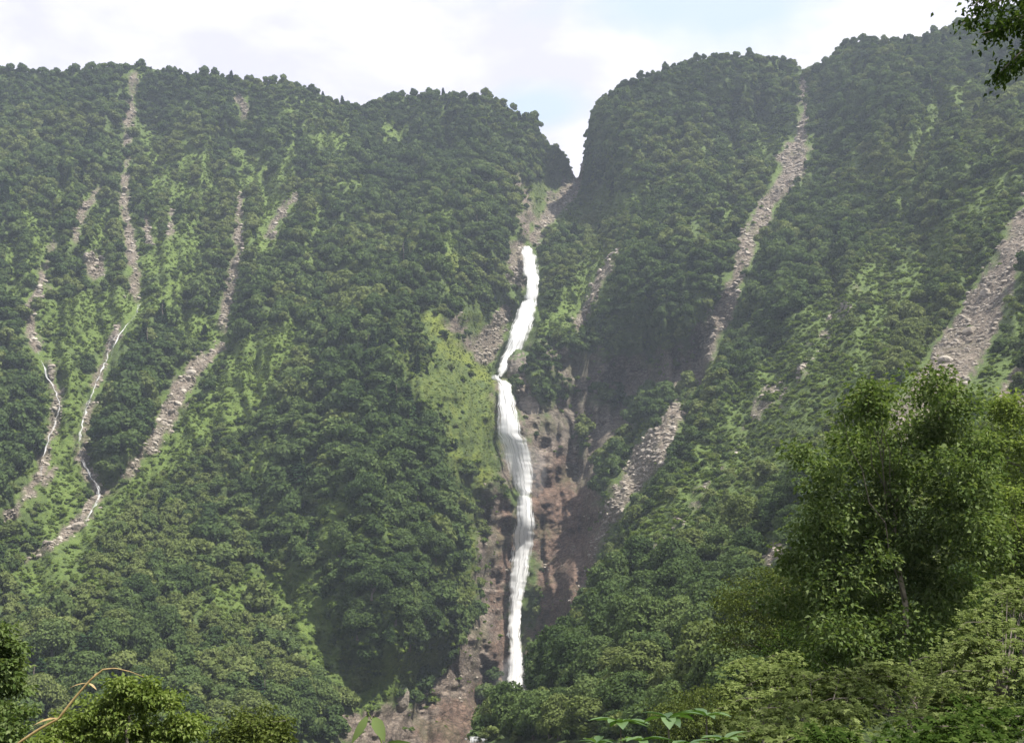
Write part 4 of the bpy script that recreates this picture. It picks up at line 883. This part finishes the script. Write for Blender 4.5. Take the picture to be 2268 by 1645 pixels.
# tree whose twigs hang into the upper right corner
def overhang():
    g = np.random.default_rng(31); Y = 11.0; base = base_at(2720, Y); root = empty('overhanging_tree', base, 'dark leafy twigs hanging into the sky at the upper right corner', 'tree')
    o = base; top = P3(2560, -160, Y); tp = np.array([base*(1-u)+top*u+np.array([.25*math.sin(3*u), 0, 0]) for u in np.linspace(0, 1, 10)])-o
    v, f = tube(tp, np.linspace(.16, .05, 10), 8); link('trunk', mesh_np('trunk', v, f, [M_BARK], True), root)
    TW = [[(2560, -140), (2400, -80), (2260, -20), (2180, 20), (2128, 55)], [(2400, -80), (2300, 0), (2240, 60), (2175, 75)], [(2500, -60), (2350, 30), (2280, 100), (2225, 150), (2200, 178)], [(2450, 0), (2330, 80), (2260, 120), (2235, 160)],
          [(2350, -60), (2260, -30), (2200, -20), (2150, 15)], [(2400, -20), (2290, 30), (2230, 45), (2190, 60)], [(2420, 40), (2310, 60), (2268, 40), (2240, 20)]]
    br, C0 = [], []
    for k, tw in enumerate(TW):
        tw = np.array(tw, float); u = np.linspace(0, 1, 24); x = np.interp(u, np.linspace(0, 1, len(tw)), tw[:, 0]); y = np.interp(u, np.linspace(0, 1, len(tw)), tw[:, 1])
        pth = pt(x, y, Y+.25*np.sin(k*2+u*2))-o; br.append(tube(pth, np.linspace(.022, .003, 24), 5))
        for q in range(300):
            t = g.random()**.7; i = int(t*23); p = pth[i]+g.normal(size=3)*np.array([.075, .16, .075])*(1.15-.5*t)+np.array([0, 0, -.03]); C0.append(p)
    for q in range(70):                                  # the rest of the crown, above and right of the view
        a = g.uniform(0, 6.28); c_ = P3(2620+330*math.cos(a)*g.uniform(.2, 1), -120+330*math.sin(a)*g.uniform(.1, 1), Y+g.uniform(-1.5, 2.0))-o; kt = int(g.integers(5, 10))
        if c_[0]+o[0] < 4.95: continue
        br.append(tube([tp[kt], (tp[kt]+c_)/2+np.array([0, 0, .15])+g.normal(size=3)*.1, c_], [.03, .02, .005], 5)); C0 += list(c_+g.normal(size=(190, 3))*np.array([.36, .4, .24]))
    v, f = join(br); link('branches', mesh_np('branches', v, f, [M_BARK], True), root)
    C0 = np.array(C0); n = len(C0); ax = g.normal(size=(n, 3))*.6+np.array([-.3, 0, -.55]); ln = .068*g.uniform(.65, 1.25, n)
    leaf_obj('crown', leaves(C0, ax, np.array([.2, -.3, 1])+g.normal(size=(n, 3))*.55, ln, ln*.6), M_NEARD, root, g, 4)
overhang()

# maples with flat layered sprays
def palmate(c, nrm, ax, size, g):
    vs, fs, o = [], [], 0
    n = len(c)
    for k, (an, l) in enumerate(((0, 1), (.75, .86), (-.75, .86), (1.5, .6), (-1.5, .6))):
        side = np.cross(ax, nrm); side /= np.linalg.norm(side, axis=1)[:, None]; a = ax*math.cos(an)+side*math.sin(an)
        v, f = leaves(c, a, nrm, size*l, size*.42, .1); vs.append(v.reshape(n, 4, 3)); fs.append(f)
    v = np.stack(vs, 1).reshape(-1, 3); f = np.concatenate([np.stack([np.arange(n)*20+k*4, np.arange(n)*20+k*4+1, np.arange(n)*20+k*4+2], 1) for k in range(5)]+[np.stack([np.arange(n)*20+k*4, np.arange(n)*20+k*4+2, np.arange(n)*20+k*4+3], 1) for k in range(5)])
    return v, f
def maple(base, sprays, seed, label, lsz=.07, mat=None, dn=1.0):
    """sprays: (x, y, Y, half length, half depth): flat tiers of palmate leaves"""
    g = np.random.default_rng(seed); root = empty('maple_shrub', base, label, 'shrub', 'layered maples in the lower right corner'); br, cs, ax_, nn = [], [], [], []
    trunk_top = np.mean([P3(*q[:3]) for q in sprays], 0)-base
    tp = np.array([[0, 0, -.2], trunk_top*.45+g.normal(size=3)*.08, trunk_top*.8]); v, f = tube(tp, [.06, .045, .03], 7); link('trunk', mesh_np('trunk', v, f, [M_BARK], True), root)
    for (x, y, Y, hl, hd) in sprays:
        c = P3(x, y, Y)-base; n = int(210*hl*hd/.25*dn)+20; m_ = tp[2]*.5+c*.5; m_[2] -= .05; br.append(tube([tp[1]*.3+tp[2]*.7, m_, c], [.012, .009, .004], 5))
        tilt = g.normal(size=2)*.22; lo = np.stack([np.clip(g.normal(size=n)*.5, -1.15, 1.15)*hl, np.clip(g.normal(size=n)*.5, -1.1, 1.1)*hd], 1)
        # fingers of the spray: leaves gather along side twigs
        tw = np.round(lo[:, 0]/.16)*.16; lo[:, 0] = tw+(lo[:, 0]-tw)*.55
        z = lo[:, 0]*tilt[0]+lo[:, 1]*tilt[1]-.22*(lo[:, 0]**2/hl)+g.normal(size=n)*.035
        cs.append(c+np.stack([lo[:, 0], lo[:, 1], z], 1)); a = np.stack([lo[:, 0]/hl+g.normal(size=n)*.5, -np.abs(g.normal(size=n))*.6+.1, g.normal(size=n)*.2-.15], 1); ax_.append(a/np.linalg.norm(a, axis=1)[:, None])
        q = np.array([0, -.25, 1])+g.normal(size=(n, 3))*.28; nn.append(q/np.linalg.norm(q, axis=1)[:, None])
        for u in (-.7, -.35, .35, .7): br.append(tube([c, c+np.array([u*hl*.6, 0, .0]), c+np.array([u*hl, u*.3*hd, -.2*u*u*hl])], [.006, .004, .002], 4))
    v, f = join(br); link('branches', mesh_np('branches', v, f, [M_BARK], True), root)
    cs, ax_, nn = np.concatenate(cs), np.concatenate(ax_), np.concatenate(nn); n = len(cs)
    v, f = palmate(cs, nn, ax_, lsz*g.uniform(.7, 1.25, n), g); leaf_obj('crown', (v, f), mat or M_MAPLE, root, g, 20); return root
def spr(cx_, cy_, w_, h_, k, Y0, Y1, seed, hl=(.35, .75)):
    g = np.random.default_rng(seed); out = []
    for q in range(k):
        u = q/(k-1); y = cy_-h_/2+h_*u; Y = Y1+(Y0-Y1)*u
        out.append((cx_+w_*g.uniform(-.5, .5), y+g.uniform(-12, 12), Y+g.uniform(-.9, .9), g.uniform(*hl)*g.uniform(.5, 1.1), g.uniform(.22, .5)))
    return out
maple(base_at(1800, 13.5), spr(1790, 1560, 260, 150, 20, 12, 16, 41), 42, 'pale green layered maple left of its neighbours in the lower right corner')
maple(base_at(2030, 14.5), spr(2040, 1530, 300, 130, 22, 13, 17, 43), 44, 'broadest pale green layered maple, below the trunk of the large tree')
maple(base_at(2210, 15.5), spr(2200, 1390, 240, 200, 18, 14.5, 19, 45), 46, 'layered maple with yellowish tips beside the right edge of the view')
maple(base_at(1690, 21), spr(1690, 1500, 150, 110, 12, 20, 24, 47), 48, 'small layered maple farthest to the left, in front of the olive-brown tree', .085)
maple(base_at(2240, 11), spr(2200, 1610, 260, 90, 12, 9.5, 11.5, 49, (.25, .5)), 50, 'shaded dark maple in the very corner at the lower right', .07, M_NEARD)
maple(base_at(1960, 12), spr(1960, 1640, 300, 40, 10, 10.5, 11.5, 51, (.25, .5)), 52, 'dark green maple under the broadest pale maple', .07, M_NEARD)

# broad-leaved plants along the lower edge
def whorl_plant(x, y, Y, r, seed, label, n_whorl=2):
    g = np.random.default_rng(seed); tip = P3(x, y, Y); base = base_at(x, Y); base[0] = tip[0]+g.uniform(-.05, .05); root = empty('broad_leaved_plant', base, label, 'plant', 'broad-leaved plants along the lower edge')
    t = tip-base; pth = np.array([[0, 0, -.1], t*.5+g.normal(size=3)*.03, t]); v, f = tube(pth, [.018, .012, .006], 6); link('stem', mesh_np('stem', v, f, [M_BARK], True), root)
    for w_ in range(n_whorl):
        c = pth[2]*(1-.28*w_)+pth[1]*.0; k = 7+int(g.integers(0, 3)); a = np.arange(k)*2*math.pi/k+g.uniform(0, 6)+g.normal(size=k)*.15
        ax = np.stack([np.cos(a), np.sin(a), g.uniform(.05, .6, k)-.1*w_], 1); nr = np.stack([-np.cos(a)*.4, -np.sin(a)*.4, np.ones(k)], 1); ln = r*g.uniform(.75, 1.15, k)
        for q in range(k):
            vf = leaves(np.array([c]), ax[q:q+1], nr[q:q+1], ln[q:q+1], ln[q:q+1]*.42, .16, 2)
            leaf_obj('leaf', vf, M_BIGLEAF, root, g, 18)
WP = [(1375, 1600, 9.5, .25, 'broad-leaved plant leftmost along the lower edge, reaching left'), (1480, 1590, 9.0, .26, 'broad-leaved plant with a large flat leaf in the middle of the lower edge'), (1565, 1585, 9.6, .24, 'upright broad-leaved plant beside the layered maples'),
      (1420, 1640, 8.5, .22, 'low broad-leaved plant between two taller ones'), (1600, 1640, 8.8, .22, 'low broad-leaved plant nearest the layered maples'), (1320, 1645, 9.2, .2, 'small broad-leaved plant at the left end of the row'), (1520, 1650, 8.4, .2, 'half hidden broad-leaved plant under the large flat leaf')]
for k, (x, y, Y, r, lab) in enumerate(WP): whorl_plant(x, y, Y, r, 60+k, lab)

# arching dry reed
def reed():
    g = np.random.default_rng(71); Y = 5.0; base = base_at(60, Y); root = empty('dry_reed', base, 'tan dry reed arching over the lower left bushes', 'reed')
    m, N, L = newmat('dry_straw'); t = N.new('ShaderNodeTexCoord'); n = noise(N, L, 40, 3, .5, t.outputs['Object']); p = N.new('ShaderNodeBsdfPrincipled'); p.inputs['Roughness'].default_value = .6
    L.new(ramp(N, L, n.outputs[0], [(.3, (.20, .13, .05)), (.7, (.36, .26, .11))]).outputs[0], p.inputs[0]); o = N.new('ShaderNodeOutputMaterial'); L.new(p.outputs[0], o.inputs[0])
    q = [(30, 1652), (85, 1615), (130, 1590), (165, 1545), (200, 1505), (228, 1482), (255, 1479), (290, 1487), (318, 1498)]
    pp = np.array([P3(x, y, Y) for x, y in q])-base; pp = np.concatenate([[[0, 0, -.05]], pp]); u = np.linspace(0, 1, 34); s_ = np.linspace(0, 1, len(pp))
    pth = np.stack([np.interp(u, s_, pp[:, i]) for i in range(3)], 1); v, f = tube(pth, np.interp(u, [0, .1, .55, .8, 1], [.007, .0065, .005, .0025, .001]), 7); link('stem', mesh_np('stem', v, f, [m], True), root)
    for (a, b, c_, wd) in (((130, 1590), (112, 1582), (70, 1592), .02), ((195, 1512), (170, 1510), (150, 1513), .008), ((195, 1512), (206, 1512), (216, 1522), .014), ((207, 1500), (215, 1492), (219, 1486), .02)):
        A, B, D = [P3(*k, Y)-base for k in (a, b, c_)]; ax = np.array([D-A]); ln = np.array([np.linalg.norm(D-A)]); vf = leaves(np.array([A]), ax, np.array([[.1, -.5, 1]]), ln, np.array([wd]), .2, 2); v, f = vf
        link('blade', mesh_np('blade', v, f, [m], True), root)
reed()
# bamboo grass with two hanging leaves
def bamboo():
    g = np.random.default_rng(81); Y = 3.2; base = base_at(845, Y); base[2] = min(base[2], -1.2); root = empty('bamboo_grass', base, 'slender bamboo grass stalk with two drooping dark leaves at the lower edge', 'plant')
    tipp = P3(815, 1577, Y)-base; pp = np.array([[0, 0, -.1], P3(850, 1660, Y)-base, P3(838, 1620, Y)-base, tipp]); u = np.linspace(0, 1, 16)
    pth = np.stack([np.interp(u, np.linspace(0, 1, 4), pp[:, i]) for i in range(3)], 1); v, f = tube(pth, np.linspace(.0035, .0014, 16), 6); link('stem', mesh_np('stem', v, f, [M_NEARY], True, {'tint': ('FLOAT', 'FACE', np.full(len(f), .7))}), root)
    for a, b, wd in (((816, 1582), (781, 1640), .024), ((826, 1585), (852, 1632), .036), ((850, 1650), (900, 1640), .02), ((848, 1652), (800, 1650), .02)):
        A, B = P3(*a, Y)-base, P3(*b, Y-.04)-base; ln = np.array([np.linalg.norm(B-A)]); vf = leaves(np.array([A]), np.array([B-A]), np.array([[.25, -1.0, .35]]), ln, np.array([wd]), .1, 2)
        leaf_obj('leaf', vf, M_NEAR, root, g, 18)
bamboo()

# ---------------------------------------------------------------- mountain air
def haze():
    x0, x1, y0, y1, z0, z1 = -2600, 2600, -400, 2300, -140, 760
    v = np.array([(x, y, z) for x in (x0, x1) for y in (y0, y1) for z in (z0, z1)], float)
    f = np.array([(0, 1, 3, 2), (4, 6, 7, 5), (0, 4, 5, 1), (2, 3, 7, 6), (0, 2, 6, 4), (1, 5, 7, 3)])
    m, N, L = newmat('haze_air'); p = N.new('ShaderNodeVolumePrincipled'); p.inputs['Color'].default_value = (.72, .83, 1.0, 1); p.inputs['Density'].default_value = .00012; p.inputs['Anisotropy'].default_value = .2
    o = N.new('ShaderNodeOutputMaterial'); L.new(p.outputs[0], o.inputs['Volume'])
    tag(link('haze', mesh_np('haze', v, f, [m])), 'thin blue summer haze filling the valley', None, None, 'stuff')
def mist(x, y, dY, rx, rz, dens_, label):
    c = ground(x, y)-np.array([0, dY, 0]); bm = bmesh.new(); bmesh.ops.create_icosphere(bm, subdivisions=4, radius=1)
    for v in bm.verts:
        k = 1+.30*float(fbm(np.array([v.co.x*1.7+x]), np.array([v.co.z*1.7+v.co.y]), 3, 5)[0]); v.co = (v.co.x*rx*k, v.co.y*rx*.7*k, v.co.z*rz*k)
    me = bpy.data.meshes.new('mist'); bm.to_mesh(me); bm.free()
    m, N, L = newmat('spray'); p = N.new('ShaderNodeVolumePrincipled'); p.inputs['Color'].default_value = (.95, .96, 1, 1); p.inputs['Density'].default_value = dens_; o = N.new('ShaderNodeOutputMaterial'); L.new(p.outputs[0], o.inputs['Volume'])
    me.materials.append(m); o = link('mist', me); o.location = tuple(float(q) for q in c); tag(o, label, None, None, 'stuff')
mist(1178, 1050, 6, 11, 17, .011, 'drifting spray beside the middle of the lower fall')
mist(1140, 1520, 8, 15, 18, .012, 'spray cloud at the foot of the last drop')
mist(1180, 655, 6, 9, 9, .010, 'spray at the bend of the upper fall')
haze()
print('BOUNDS', ALL.reshape(-1, 3).min(0), ALL.reshape(-1, 3).max(0))
